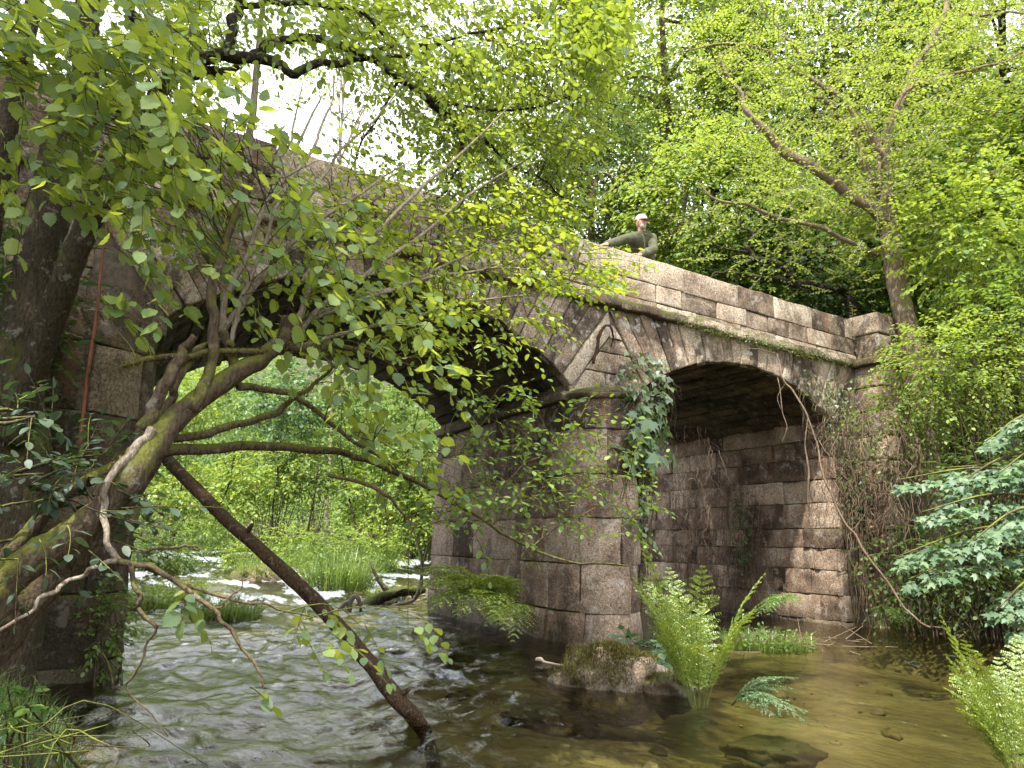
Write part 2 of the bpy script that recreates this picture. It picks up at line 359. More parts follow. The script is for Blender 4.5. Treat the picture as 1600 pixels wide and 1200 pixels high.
LF_hazel = leaf_mat('hazel_leaf', (.06, .14, .035), (.12, .24, .045), (.24, .36, .05), (.52, .60, .05), .52, .035, .6, True)
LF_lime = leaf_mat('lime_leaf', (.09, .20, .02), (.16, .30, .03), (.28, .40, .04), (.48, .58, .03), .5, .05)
LF_canopy = leaf_mat('canopy_leaf', (.06, .13, .025), (.11, .22, .03), (.2, .32, .04), (.44, .54, .04), .5, .06)
LF_bright = leaf_mat('bright_leaf', (.08, .18, .025), (.16, .29, .035), (.29, .40, .05), (.40, .52, .05), .45, .02, .5)
LF_mid = leaf_mat('mid_leaf', (.05, .12, .02), (.10, .21, .03), (.19, .31, .05), (.30, .42, .04), .42, .02, .5)
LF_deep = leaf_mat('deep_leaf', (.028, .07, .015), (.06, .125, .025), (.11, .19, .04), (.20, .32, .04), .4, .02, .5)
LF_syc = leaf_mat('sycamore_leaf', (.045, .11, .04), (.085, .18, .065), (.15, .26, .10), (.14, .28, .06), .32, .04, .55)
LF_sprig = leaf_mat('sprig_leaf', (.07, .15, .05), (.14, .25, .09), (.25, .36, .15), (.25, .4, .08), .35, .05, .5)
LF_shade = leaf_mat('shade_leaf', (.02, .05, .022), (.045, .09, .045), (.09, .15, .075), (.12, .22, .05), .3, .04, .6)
LF_ivy = leaf_mat('ivy_leaf', (.05, .10, .025), (.10, .19, .045), (.2, .30, .08), (.2, .32, .04), .35, .08, .4)
LF_fern = leaf_mat('fern_leaf', (.10, .20, .02), (.17, .30, .03), (.30, .40, .05), (.40, .5, .04), .42, .05)
LF_fernb = leaf_mat('green_fern_leaf', (.06, .17, .02), (.12, .28, .03), (.2, .36, .04), (.3, .5, .03), .42, .05)
LF_grass = leaf_mat('grass_blade', (.04, .11, .018), (.10, .21, .03), (.24, .33, .06), (.28, .42, .04), .35, .05)
LF_moss = leaf_mat('moss_blade', (.05, .06, .01), (.11, .12, .02), (.2, .18, .035), (.2, .2, .02), .3, .02)
LF_dry = leaf_mat('dry_leaf', (.10, .055, .03), (.2, .11, .06), (.33, .2, .11), (.3, .14, .05), .3, .02)

# ------------------------------------------------------------------ blocks of stone
def block(g, quad, M3, d=0.0, nu=6, nv=4, gap=.008, rnd=.015, amp=.014, depth=.10, jit=.006):
    q = np.asarray(quad, float) + R.normal(0, jit, (4, 2)); c = q.mean(0)
    la = (np.linalg.norm(q[1] - q[0]) + np.linalg.norm(q[2] - q[3])) / 2; lb = (np.linalg.norm(q[3] - q[0]) + np.linalg.norm(q[2] - q[1])) / 2
    ea, eb = min(.3, rnd / la), min(.3, rnd / lb); ga, gb = gap / 2 / la, gap / 2 / lb
    u = np.concatenate([[ga, ga + ea * .4], np.linspace(ga + ea, 1 - ga - ea, nu), [1 - ga - ea * .4, 1 - ga]])
    v = np.concatenate([[gb, gb + eb * .4], np.linspace(gb + eb, 1 - gb - eb, nv), [1 - gb - eb * .4, 1 - gb]])
    uu, vv = np.meshgrid(u, v, indexing='ij')
    ab = (q[0] * (1 - uu[..., None]) + q[1] * uu[..., None]) * (1 - vv[..., None]) + (q[3] * (1 - uu[..., None]) + q[2] * uu[..., None]) * vv[..., None]
    nA, nB = uu.shape; eu = np.zeros((nA, nB)); 
    for i, k in ((0, 1.), (-1, 1.), (1, .28), (-2, .28)): 
        eu[i, :] = np.maximum(eu[i, :], k); eu[:, i] = np.maximum(eu[:, i], k)
    off = d - rnd * eu + amp * fbm(ab[..., 0] * 6 + 31, ab[..., 1] * 6, d * 9 + la * 7, 3, 3)
    ab = ab + (.006 * np.stack([vn(ab[..., 1] * 9, ab[..., 0] * 9, 1), vn(ab[..., 0] * 9, ab[..., 1] * 9, 5)], -1))
    Vf = M3(ab[..., 0], ab[..., 1], off).reshape(-1, 3)
    idx = np.arange(nA * nB).reshape(nA, nB); F = np.stack([idx[:-1, :-1], idx[1:, :-1], idx[1:, 1:], idx[:-1, 1:]], -1).reshape(-1, 4)
    ring = np.concatenate([idx[:, 0], idx[-1, 1:], idx[-2::-1, -1], idx[0, -2:0:-1]])
    af = ab.reshape(-1, 2)[ring]; Vs = M3(af[:, 0], af[:, 1], np.full(len(ring), d - depth)).reshape(-1, 3)
    k = len(ring); a = ring; b = nA * nB + np.arange(k); Fs = np.stack([a, b, np.roll(b, -1), np.roll(a, -1)], -1)
    g.addm(np.vstack([Vf, Vs]), [F, Fs])
def sheet(g, M3, a, b, off, rnd=.5):
    aa, bb = np.meshgrid(a, b, indexing='ij'); V = M3(aa, bb, np.full(aa.shape, off)); idx = np.arange(aa.size).reshape(aa.shape)
    F = np.stack([idx[:-1, :-1], idx[1:, :-1], idx[1:, 1:], idx[:-1, 1:]], -1).reshape(-1, 4); g.add(V, F, rnd)
def rbox(g, o, ax, dim, r=.02, amp=.01, seg=(5, 3, 3), seed=0):
    """rounded rough stone: corner o, axes ax (3 unit vectors), dims"""
    h = np.asarray(dim, float) / 2; r = min(r, h.min() * .6); L = []
    for i in range(3): L.append(np.concatenate([[-h[i], -h[i] + r * .45], np.linspace(-h[i] + r, h[i] - r, seg[i]), [h[i] - r * .45, h[i]]]))
    rv = R.random()
    ph = R.random(3) * 50
    for a in range(3):
        b, c = (a + 1) % 3, (a + 2) % 3
        for sg in (-1, 1):
            X, Y = np.meshgrid(L[b], L[c], indexing='ij'); p = np.zeros(X.shape + (3,)); p[..., a] = sg * h[a]; p[..., b] = X; p[..., c] = Y
            inn = np.clip(p, -h + r, h - r); dd = p - inn; p = inn + r * dd / np.maximum(np.linalg.norm(dd, axis=-1, keepdims=True), 1e-9)
            p = p * (1 + 0) + amp * np.stack([fbm(p[..., 0] * 5 + ph[0], p[..., 1] * 5 + 9 * i_, p[..., 2] * 5, 3, 11 + i_) for i_ in range(3)], -1) * .8
            W = o + (p[..., 0:1] + h[0]) * ax[0] + (p[..., 1:2] + h[1]) * ax[1] + (p[..., 2:3] + h[2]) * ax[2]
            idx = np.arange(X.size).reshape(X.shape); F = np.stack([idx[:-1, :-1], idx[1:, :-1], idx[1:, 1:], idx[:-1, 1:]], -1).reshape(-1, 4)
            if sg < 0: F = F[:, ::-1]
            g.add(W, F, rv)
def cuts(a, b, lo, hi):
    out = [a]
    while out[-1] < b - hi * .8: out.append(out[-1] + R.uniform(lo, hi))
    out.append(b); return out

# ------------------------------------------------------------------ bridge
TH = 4.2; ZS = 4.27; ZT = 5.10
bridge = thing('stone_bridge', 'old granite road bridge with two low arches over the river', 'bridge', B(-.33, 2, 0))
ARCH = [dict(c=-3.30, h=2.35, zs=3.10, rise=.85, lim=(-6.30, -.33)), dict(c=2.35, h=2.05, zs=3.25, rise=.62, lim=(-.33, 5.15))]
for A in ARCH:
    A['R'] = (A['h'] ** 2 + A['rise'] ** 2) / 2 / A['rise']; A['zc'] = A['zs'] + A['rise'] - A['R']; A['th'] = math.asin(A['h'] / A['R'])
face = lambda a, b, d: B(a, -d, b)
def ext(A, th):  # outer end of a radiating stone at angle th
    r1 = (ZS - A['zc']) / cos(th); s_lim = A['lim'][1] if th > 0 else A['lim'][0]
    r2 = abs((s_lim - A['c']) / sin(th)) if abs(th) > 1e-3 else 99
    return min(r1, r2, A['R'] + 1.25)
for A in ARCH:
    g = G(); n = 27 if A['h'] > 2.2 else 23; ths = np.linspace(-A['th'], A['th'], n + 1)
    for i in range(n):
        t0, t1 = ths[i], ths[i + 1]; e0, e1 = ext(A, t0), ext(A, t1); rr = A['R']
        qp = lambda r, t: (A['c'] + r * sin(t), A['zc'] + r * cos(t))
        block(g, [qp(rr, t0), qp(rr, t1), qp(e1, t1), qp(e0, t0)], face, .015 + R.normal(0, .006), 4, 7, .010, .016, .018, .16)
    g.build('arch_ring', ST_wall, bridge)
    # vault stones running through the bridge
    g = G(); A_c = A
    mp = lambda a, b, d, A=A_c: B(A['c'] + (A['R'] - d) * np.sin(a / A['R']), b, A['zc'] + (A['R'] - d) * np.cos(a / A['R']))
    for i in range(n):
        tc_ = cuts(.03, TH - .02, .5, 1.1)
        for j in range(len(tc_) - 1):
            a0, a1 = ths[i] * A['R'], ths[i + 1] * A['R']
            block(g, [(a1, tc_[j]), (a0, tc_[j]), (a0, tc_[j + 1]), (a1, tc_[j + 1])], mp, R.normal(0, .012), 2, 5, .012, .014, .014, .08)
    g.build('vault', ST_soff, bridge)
# backing core behind the face stones: a closed solid with the arches cut out
def core():
    g = G(); a = [-13.0]; zb = [-.8]
    prof = [(-13, -.8), (-6.95 + .0, -.8)]
    cols = [(-13.0, None)]
    S = np.concatenate([[-13, -6.93, -5.66], ARCH[0]['c'] + ARCH[0]['R'] * np.sin(np.linspace(-ARCH[0]['th'], ARCH[0]['th'], 25)), [.29], ARCH[1]['c'] + ARCH[1]['R'] * np.sin(np.linspace(-ARCH[1]['th'], ARCH[1]['th'], 25)), [4.42, 10.0]])
    S = np.unique(np.round(S, 4))
    def low(s):
        for A in ARCH:
            if abs(s - A['c']) <= A['h'] + 1e-3: return A['zc'] + sqrt(A['R'] ** 2 - (s - A['c']) ** 2) + .05
        return 3.0
    zl = np.array([low(s) for s in S]); m = len(S)
    for tt in (.04, TH - .02):
        V = np.vstack([B(S, np.full(m, tt), zl), B(S, np.full(m, tt), np.full(m, ZS))]); i = np.arange(m - 1)
        g.add(V, np.stack([i, i + 1, m + i + 1, m + i], -1), .4)
    return g
core().build('core_fill', MORTAR, bridge)
# wall courses left of the left arch and right of the right arch
g = G()
for (s0, s1, zb) in ((-12.5, -6.95, -.5), (4.42, 5.16, -.3)):
    sheet(g, face, [s0, s1], [zb, ZS], -.05)
    zc = zb
    while zc < ZS - .05:
        z1 = min(ZS, zc + R.uniform(.34, .46)); z1 = ZS if ZS - z1 < .2 else z1; cc = cuts(s0, s1, .55, .95)
        for i in range(len(cc) - 1): block(g, [(cc[i], zc), (cc[i + 1], zc), (cc[i + 1], z1), (cc[i], z1)], face, R.normal(0, .01))
        zc = z1
# haunch stones over the left pier
cc = [-6.95, -6.3]
zc = 3.0
while zc < ZS - .05:
    z1 = min(ZS, zc + .43); block(g, [(-6.95, zc), (-6.3, zc), (-6.3, z1), (-6.95, z1)], face, 0); zc = z1
gw = G()
wl = lambda z: -.95 + .833 * max(0, z - 3.1) + .015; wr = lambda z: .30 - .666 * max(0, z - 3.25) - .015
for (z0, z1, cx) in ((3.02, 3.34, -.40), (3.34, 3.62, -.15), (3.62, 3.82, None), (3.82, 4.02, None)):
    l0, l1, r0, r1 = min(wl(z0), -.33), min(wl(z1), -.33), max(wr(z0), -.33), max(wr(z1), -.33)
    if cx is None: block(gw, [(l0, z0), (r0, z0), (r1, z1), (l1, z1)], face, 0, 5, 4, .008, .014, .02)
    else: block(gw, [(l0, z0), (cx, z0), (cx, z1), (l1, z1)], face, .004, 5, 4, .008, .014, .02); block(gw, [(cx, z0), (r0, z0), (r1, z1), (cx, z1)], face, -.004, 5, 4, .008, .014, .02)
gw.build('spandrel_stone', ST_wall, bridge)
# rear face seen from the other bank
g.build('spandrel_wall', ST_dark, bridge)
g = G(); rear = lambda a, b, d: B(a, TH + d, b)
for i in range(14):
    for j in range(9):
        s0 = -10 + i * 1.2 + (j % 2) * .5; z0 = 4.05 + .35 * (j - 0)
        if j < 3: block(g, [(s0 + 1.18, z0), (s0, z0), (s0, z0 + .34), (s0 + 1.18, z0 + .34)], rear, 0, 3, 3)
g.build('rear_parapet', ST_dark, bridge)
# string course
AX = (U, N, ZU); AXS = (U, unit(N + SKEW * U), ZU)
g = G(); cc = cuts(-12.5, 5.05, .8, 1.5)
for i in range(len(cc) - 1): rbox(g, B(cc[i], -.13 + R.normal(0, .006), ZS - .03 + R.normal(0, .004)), AX, (cc[i + 1] - cc[i] - .01, .35, .13), .03, .02, (7, 2, 2))
g.build('string_course', ST_mossy, bridge)
# parapet: low base course, middle course and coping
g = G(); zz = ZS + .10
for k, (hh, lo, hi) in enumerate([(.10, .7, 1.3), (.27, .40, .80), (.365, .75, 1.25)]):
    cc = cuts(-12.6 + .3 * k, 5.14, lo, hi)
    for i in range(len(cc) - 1):
        rbox(g, B(cc[i] + .004, -.03 - .012 * (k == 2) + R.normal(0, .007), zz + R.normal(0, .003)), AX, (cc[i + 1] - cc[i] - .012, .36 + .02 * (k == 2), hh - .005), .017, .011, (6, 2, 3))
    zz += hh
g.build('parapet', ST_para, bridge)
g = G(); rbox(g, B(-12, .0, ZS + .08), AX, (17.0, .28, .70), .01, 0, (2, 2, 2)); g.build('parapet_core', MORTAR, bridge)
g = G(); rbox(g, B(-13, .30, ZS - .25), AX, (22.0, TH - .3, .26), .02, .015, (40, 9, 2)); g.build('road_deck', plain('road_gravel', (.17, .15, .12), .95, .4, 30), bridge)
# pilaster at the right end
PZ = 5.22
g = G(); zc = -.4; cs = []
while zc < 4.25: cs.append(zc); zc += R.uniform(.36, .44)
cs.append(ZS - .03)
for i in range(len(cs) - 1):
    if cs[i + 1] - cs[i] < .08: continue
    sp = R.uniform(.55, .85)
    rbox(g, B(5.17, -.48, cs[i]), AX, (sp, .9, cs[i + 1] - cs[i] - .008), .03, .02, (5, 4, 3)); rbox(g, B(5.18 + sp, -.47, cs[i]), AX, (1.40 - sp, .9, cs[i + 1] - cs[i] - .008), .03, .02, (5, 4, 3))
pil = g.build('pilaster', ST_pier, bridge)
g = G(); rbox(g, B(5.07, -.58, ZS - .03), AX, (1.65, .95, .13), .03, .02, (8, 5, 2)); g.build('string_course', ST_mossy, bridge)
g = G(); rbox(g, B(5.17, -.46, ZS + .10), AX, (.50, .75, .42), .03, .015); rbox(g, B(5.68, -.455, ZS + .10), AX, (.90, .75, .42), .03, .015)
rbox(g, B(5.16, -.47, ZS + .525), AX, (.86, .77, .36), .035, .015); rbox(g, B(6.03, -.46, ZS + .525), AX, (.60, .77, .33), .035, .015)
rbox(g, B(6.6, -.25, ZS + .10), AX, (1.6, .5, .62), .03, .015)
g.build('end_post', ST_para, bridge)
# piers: straight body with rounded downstream nose
def pier(s0, s1, top, mat=None):
    g = G(); cs = s0 + (s1 - s0) / 2; r = (s1 - s0) / 2; bat = lambda z: .018 * (top - z)
    # path round the pier: left side (far->near), nose, right side
    arc = pi * r; Lq = TH
    def mp(a, b, d):
        a, b, d = np.broadcast_arrays(a, b, d); rr = r + d + bat(b)
        th = np.clip((a - Lq) / arc, 0, 1) * pi
        s = np.where(a < Lq, cs - rr, np.where(a > Lq + arc, cs + rr, cs - rr * np.cos(th)))
        t = np.where(a < Lq, Lq - a, np.where(a > Lq + arc, a - Lq - arc, -rr * np.sin(th) * 1.05))
        return B(s, t, b)
    tot = 2 * Lq + arc; zc = -.7; k = 0
    sheet(g, mp, np.concatenate([[0], np.linspace(Lq, Lq + arc, 14), [tot]]), [-.8, top], -.05)
    while zc < top - .05:
        z1 = zc + R.uniform(.40, .56); z1 = top if top - z1 < .25 else z1
        cc = cuts(0 - R.uniform(0, .4), tot, .45, 1.0); 
        for i in range(len(cc) - 1): block(g, [(max(0, cc[i]), zc), (cc[i + 1], zc), (cc[i + 1], z1), (max(0, cc[i]), z1)], mp, R.normal(0, .010), 7, 4, .005, .011, .024, .09, .009)
        zc = z1
    p = g.build('pier', mat or ST_pier, bridge)
    # ledge and rounded mossy cap
    g = G()
    for (z0, z1, ra, rb) in () if mat is not None else ((top, top + .07, r + .03, r + .04), (top + .07, top + .18, r - .04, .22)):
        n = 18; th = np.linspace(0, pi, n); V = []
        lv = [(ra - .02, z0), (ra, z0 + .02), ((ra + rb) / 2 + .03, (z0 + z1) / 2 + .02), (rb, z1), (0.001, z1 + .02)]
        for rad, z in lv:
            q = B(cs - rad * np.cos(th), -rad * np.sin(th) * 1.05 + .0, np.full(n, z)); q += .02 * fbm(q[:, 0] * 4, q[:, 1] * 4, q[:, 2] * 4, 3, 2)[:, None]; V.append(q)
        V = np.array(V); idx = np.arange(V.shape[0] * n).reshape(-1, n); F = np.stack([idx[:-1, :-1], idx[:-1, 1:], idx[1:, 1:], idx[1:, :-1]], -1).reshape(-1, 4); g.add(V, F)
    for sg in (-1, 1): rbox(g, B(cs + sg * (r + .09) - (.2 if sg > 0 else 0), 0, top), AXS, (.2, TH, .12), .02, .012, (2, 12, 2))
    cap = g.build('pier_cap', ST_mossy, p)
    cap.location = (0, 0, 0)
    # moss tufts on cap
    return cs, r
pier(-1.0, -.06, 2.90)
pier(-6.95, -5.72, 2.90, ST_left)
# solid between pier tops and springing
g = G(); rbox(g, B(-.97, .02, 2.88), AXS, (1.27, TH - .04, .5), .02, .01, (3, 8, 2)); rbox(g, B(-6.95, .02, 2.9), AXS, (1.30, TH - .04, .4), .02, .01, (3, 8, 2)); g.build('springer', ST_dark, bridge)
# right abutment: inner wall facing the river
inner = lambda a, b, d: B(4.42 - d, a, b)
g = G(); sheet(g, inner, [0, TH + 3], [-.6, 3.4], -.05); zc = -.6
while zc < 3.3:
    z1 = min(3.3, zc + R.uniform(.3, .42)); z1 = 3.3 if 3.3 - z1 < .2 else z1; cc = cuts(0, TH + 3, .45, .8)
    for i in range(len(cc) - 1): block(g, [(cc[i + 1], zc), (cc[i], zc), (cc[i], z1), (cc[i + 1], z1)], inner, R.normal(0, .016), 6, 4, .005, .010, .026)
    zc = z1
g.build('abutment', ST_pier, bridge)
# rusty iron hook on the face above the pier
g = G(); hk = B(-.42, -.02, 3.55)
limb(g, B(np.array([-.62, -.60, -.58, -.50, -.40, -.33, -.32]), np.array([-.03, -.08, -.10, -.11, -.10, -.08, -.03]), np.array([3.42, 3.62, 3.80, 3.92, 3.95, 3.82, 3.70])), [.016, .02, .022, .018, .015, .012, .008], 30, 8, .6)
tag(g.build('iron_hook', plain('rusty_iron', (.055, .024, .014), .9, .6, 60, .8)), 'rusty hooked iron bracket fixed to the bridge face above the pier', 'bracket')

# ------------------------------------------------------------------ terrain and water
def terrain(x, y):
    s, t = st(x, y)
    nz1 = fbm(x * .5, y * .5, 0, 4, 21); nz2 = fbm(x * 2.2, y * 2.2, 0, 3, 33)
    sL = -6.55 + .38 * np.exp(-((t + 2.6) / 1.3) ** 2) + .2 * vn(t * .6, 3.3) - .04 * np.clip(t - 6, 0, 40)
    sR = 4.75 + .3 * vn(t * .7, 9.1) + .10 * np.clip(t - 6, 0, 30)
    bed = -.42 + .16 * nz1 + .04 * nz2 + water_z(x, y)
    dl = sL - s; dr = s - sR
    lb = np.interp(dl, [-.6, -.1, .25, 1.2, 3, 8, 40], [-.3, -.1, .12, .35, 1.3, 3.6, 6]) + water_z(x, y)
    rb = np.interp(dr, [-.7, -.1, .25, 1.0, 3, 6, 12, 40], [-.35, -.12, .16, .7, 2.6, 4.4, 8.0, 24.0]) + water_z(x, y)
    h = bed; h = np.where(dl > -.6, np.maximum(lb + .12 * nz1 + .04 * nz2, h), h); h = np.where(dr > -.7, np.maximum(rb + .2 * nz1 * np.clip(dr, 0.3, 3) + .04 * nz2, h), h)
    up = np.interp(t, [24, 28, 34, 60, 120], [-9, 1.0, 2.2, 11, 34]); h = np.maximum(h, np.where(t > 24, up + .25 * nz1, -9))
    return h
def grid(xs, ys, f):
    X, Y = np.meshgrid(xs, ys, indexing='ij'); Z = f(X, Y); idx = np.arange(X.size).reshape(X.shape)
    return np.stack([X, Y, Z], -1).reshape(-1, 3), np.stack([idx[:-1, :-1], idx[1:, :-1], idx[1:, 1:], idx[:-1, 1:]], -1).reshape(-1, 4)
def spaced(segs):
    out = []
    for a, b, d in segs: out += list(np.arange(a, b, d))
    return np.array(out + [segs[-1][1]])
g = G(); V, F = grid(spaced([(-200, -24, 8), (-24, -6, 1.2), (-6, 9, .16), (9, 30, .9), (30, 200, 8)]), spaced([(-30, 0, 3), (0, 16, .16), (16, 45, .7), (45, 220, 8)]), terrain); g.add(V, F, .5)
m = M('river_bank_soil'); p = m.pos(); n1 = m.noise(p, 1.1, 7, .6); n2 = m.noise(p, 9, 5, .6); n4 = m.noise(m.pos((1, 1, 1)), .55, 5, .5, .6)
soil = m.ramp(n1, [(.35, (.05, .035, .02)), (.65, (.12, .09, .05))]); soil = m.mix(m.ramp(n2, [(.45, 0.), (.6, 1.)]), soil, (.03, .045, .012)); soil = m.mix(.35, soil, (.02, .02, .01))
sand = m.ramp(n4, [(.36, (.045, .035, .02)), (.46, (.115, .09, .05)), (.62, (.235, .195, .12))]); sand = m.mix(.5, sand, m.mix(1, sand, m.ramp(n2, [(.3, .55), (.7, 1.25)]), 'MULTIPLY'))
col = m.mix(m.ramp(m.pos_z(), [(0.0, 1.), (.06, 0.)]), soil, sand); m.principled(col, .9, m.bump(m.math('ADD', n2, n1), .6, .03), .2)
tag(g.build('ground', m.m), kind='structure')

# water: a real rippled surface
sx = spaced([(-40, -9, 2), (-9, 7, .05), (7, 40, 2)]); sy = spaced([(-14, -9.4, .5), (-9.4, 2, .045), (2, 8, .07), (8, 28, .16), (28, 34, 1)])
SS, TT = np.meshgrid(sx, sy, indexing='ij')
W = B(SS, TT, 0); wz = water_z(W[..., 0], W[..., 1])
fast = np.clip((1.2 - SS) / 3.0, 0, 1) * np.clip(1.0 - np.abs(SS + 3.2) / 5.5, .25, 1); fast = np.maximum(fast, np.clip((TT - 3) / 4, 0, 1) * .9); fast = fast * (1 - np.clip((W[..., 0] + .1) / 1.0, 0, 1) * np.clip((1.5 - TT) / 1.5, 0, 1)); calm = 1 - fast
wx = SS + .25 * fbm(SS * .5, TT * .5, 0, 2, 61); wy = TT + .4 * fbm(SS * .5, TT * .5, 0, 2, 67)
h1 = fbm(wx * 1.1, wy * .55, 0, 3, 41) * .030; h2 = (1 - np.abs(fbm(wx * 3.0, wy * 2.0, 0, 3, 47))) * .040; h3 = fbm(wx * 8, wy * 6, 0, 3, 51) * .016
# broken swirl just off the foot of the leaning log
lp = on_water(668, 1142); ls, lt = st(lp[0], lp[1]); dd = np.hypot((SS - ls - .5), (TT - lt) * .8)
sw = np.exp(-(dd / .9) ** 2)
hh = (h1 + h2 + h3) * (.25 + .95 * fast) + sw * .018 * fbm(SS * 9, TT * 9, 0, 3, 71)
foam_sheen_n = fbm(wx * 2.2, wy * .75, 0, 5, 81) + .45 * fbm(wx * 9, wy * 3.2, 0, 3, 87)
up_ = np.clip((TT - 1.5) / 5, 0, 1) * np.clip((8 - SS) / 2, 0, 1)
fo = np.clip((foam_sheen_n * .8 - .62 + .66 * up_ + .20 * fast - .9 * calm * (1 - up_)) * 1.9, 0, 1)  # rapids foam, plus silvery sky reflection painted as streaks in near fast water
br = np.exp(-(((SS - 3.3) / 1.3) ** 2 + ((TT - 2.4) / 1.2) ** 2)); fo = np.maximum(fo, np.clip(br * 1.2 + foam_sheen_n * .6 - .35, 0, 1))
fo = np.maximum(fo, np.clip(sw * .8 + foam_sheen_n * .6 - .75, 0, .6))
W[..., 2] = wz + hh + fo * .02 * fbm(SS * 12, TT * 12, 0, 2, 91)
g = G(); idx = np.arange(SS.size).reshape(SS.shape); F = np.stack([idx[:-1, :-1], idx[1:, :-1], idx[1:, 1:], idx[:-1, 1:]], -1).reshape(-1, 4); g.add(W, F, fo.ravel())
m = M('river_water'); p = m.pos(); fw = m.attr('rnd')
mp_ = m.t.nodes.new('ShaderNodeMapping'); mp_.inputs['Rotation'].default_value = (0, 0, -(pi / 2 - A_)); m.t.links.new(p, mp_.inputs['Vector'])
mp2 = m.t.nodes.new('ShaderNodeMapping'); mp2.inputs['Scale'].default_value = (1.0, .4, 1); m.t.links.new(mp_.outputs[0], mp2.inputs['Vector']); fv = mp2.outputs[0]
b1 = m.noise(fv, 9, 6, .6, .5); b2 = m.noise(fv, 38, 4, .6, .3); nb = m.bump(m.math('ADD', b1, m.math('MULTIPLY', b2, .20)), .36, .06)
fr = m.t.nodes.new('ShaderNodeFresnel'); fr.inputs[0].default_value = 1.33; m.set(fr.inputs['Normal'], nb)
tr = m.t.nodes.new('ShaderNodeBsdfTransparent'); m.set(tr.inputs[0], (.74, .75, .50))
gl = m.t.nodes.new('ShaderNodeBsdfGlossy'); gl.inputs['Roughness'].default_value = .07; m.set(gl.inputs['Normal'], nb)
s1 = m.t.nodes.new('ShaderNodeMixShader'); m.set(s1.inputs[0], m.math('MULTIPLY', m.math('ADD', fr.outputs[0], .012), 1.08, True)); m.t.links.new(tr.outputs[0], s1.inputs[1]); m.t.links.new(gl.outputs[0], s1.inputs[2])
fm = m.math('MULTIPLY', m.ramp(m.math('ADD', fw, m.math('MULTIPLY', m.math('SUBTRACT', m.noise(fv, 14, 8, .8, .8), .5), 2.6)), [(.50, 0.), (.95, 1.)]), .72)
fm = m.math('MULTIPLY', fm, m.ramp(fw, [(.02, 0.), (.2, 1.)]))
df = m.t.nodes.new('ShaderNodeBsdfDiffuse'); m.set(df.inputs[0], (.33, .36, .37)); m.set(df.inputs['Normal'], nb)
s2 = m.t.nodes.new('ShaderNodeMixShader'); m.set(s2.inputs[0], fm); m.t.links.new(s1.outputs[0], s2.inputs[1]); m.t.links.new(df.outputs[0], s2.inputs[2]); m.t.links.new(s2.outputs[0], m.out.inputs[0])
tag(g.build('river_water', m.m), kind='structure')
def ground_z(p): return float(terrain(np.array(p[0]), np.array(p[1])))
#PART2
# ------------------------------------------------------------------ plants: generators
def ground_pt(px, py, Y0=None):
    """where the view ray first meets ground or water (used once to read places off the photograph)"""
    r = ray(px, py); o = np.array([0, 0, CH]); d = np.linspace(1.2, 60, 1500)[:, None]; p = o + r * (d / r[1])
    h = np.maximum(terrain(p[:, 0], p[:, 1]), water_z(p[:, 0], p[:, 1])); k = np.argmax(p[:, 2] <= h); q = p[k].copy(); q[2] = h[k]; return q

def grass_blades(g, base, L, n, spread, lean=.5, wd=.006, rnd=None):
    """n curved blades from base (3,) or (n,3)"""
    base = np.asarray(base, float); 
    if base.ndim == 1: base = np.repeat(base[None], n, 0)
    a = R.uniform(0, 2 * pi, n); rr = spread * np.sqrt(R.random(n)); b0 = base + np.c_[rr * np.cos(a), rr * np.sin(a), np.zeros(n)]
    a2 = a + R.normal(0, .8, n); out = np.c_[np.cos(a2), np.sin(a2), np.zeros(n)]; ll = L * R.uniform(.5, 1.15, n); le = np.abs(R.normal(0, lean, n)) + .08
    q = np.linspace(0, 1, 4); P = b0[:, None] + out[:, None] * (le * ll)[:, None, None] * (q ** 1.8)[None, :, None] + ZU * (ll[:, None] * q * (1 - .25 * le[:, None].clip(0, 1.6) * q))[..., None]
    side = np.cross(out, ZU); wv = np.array([1, .9, .55, 0.04]) * wd
    V = np.stack([P - side[:, None] * wv[None, :, None], P + side[:, None] * wv[None, :, None]], 2); idx = np.arange(n * 8).reshape(n, 4, 2)
    F = np.stack([idx[:, :-1, 0], idx[:, :-1, 1], idx[:, 1:, 1], idx[:, 1:, 0]], -1).reshape(-1, 4); g.add(V, F, np.repeat(R.random(n) if rnd is None else rnd, 8))

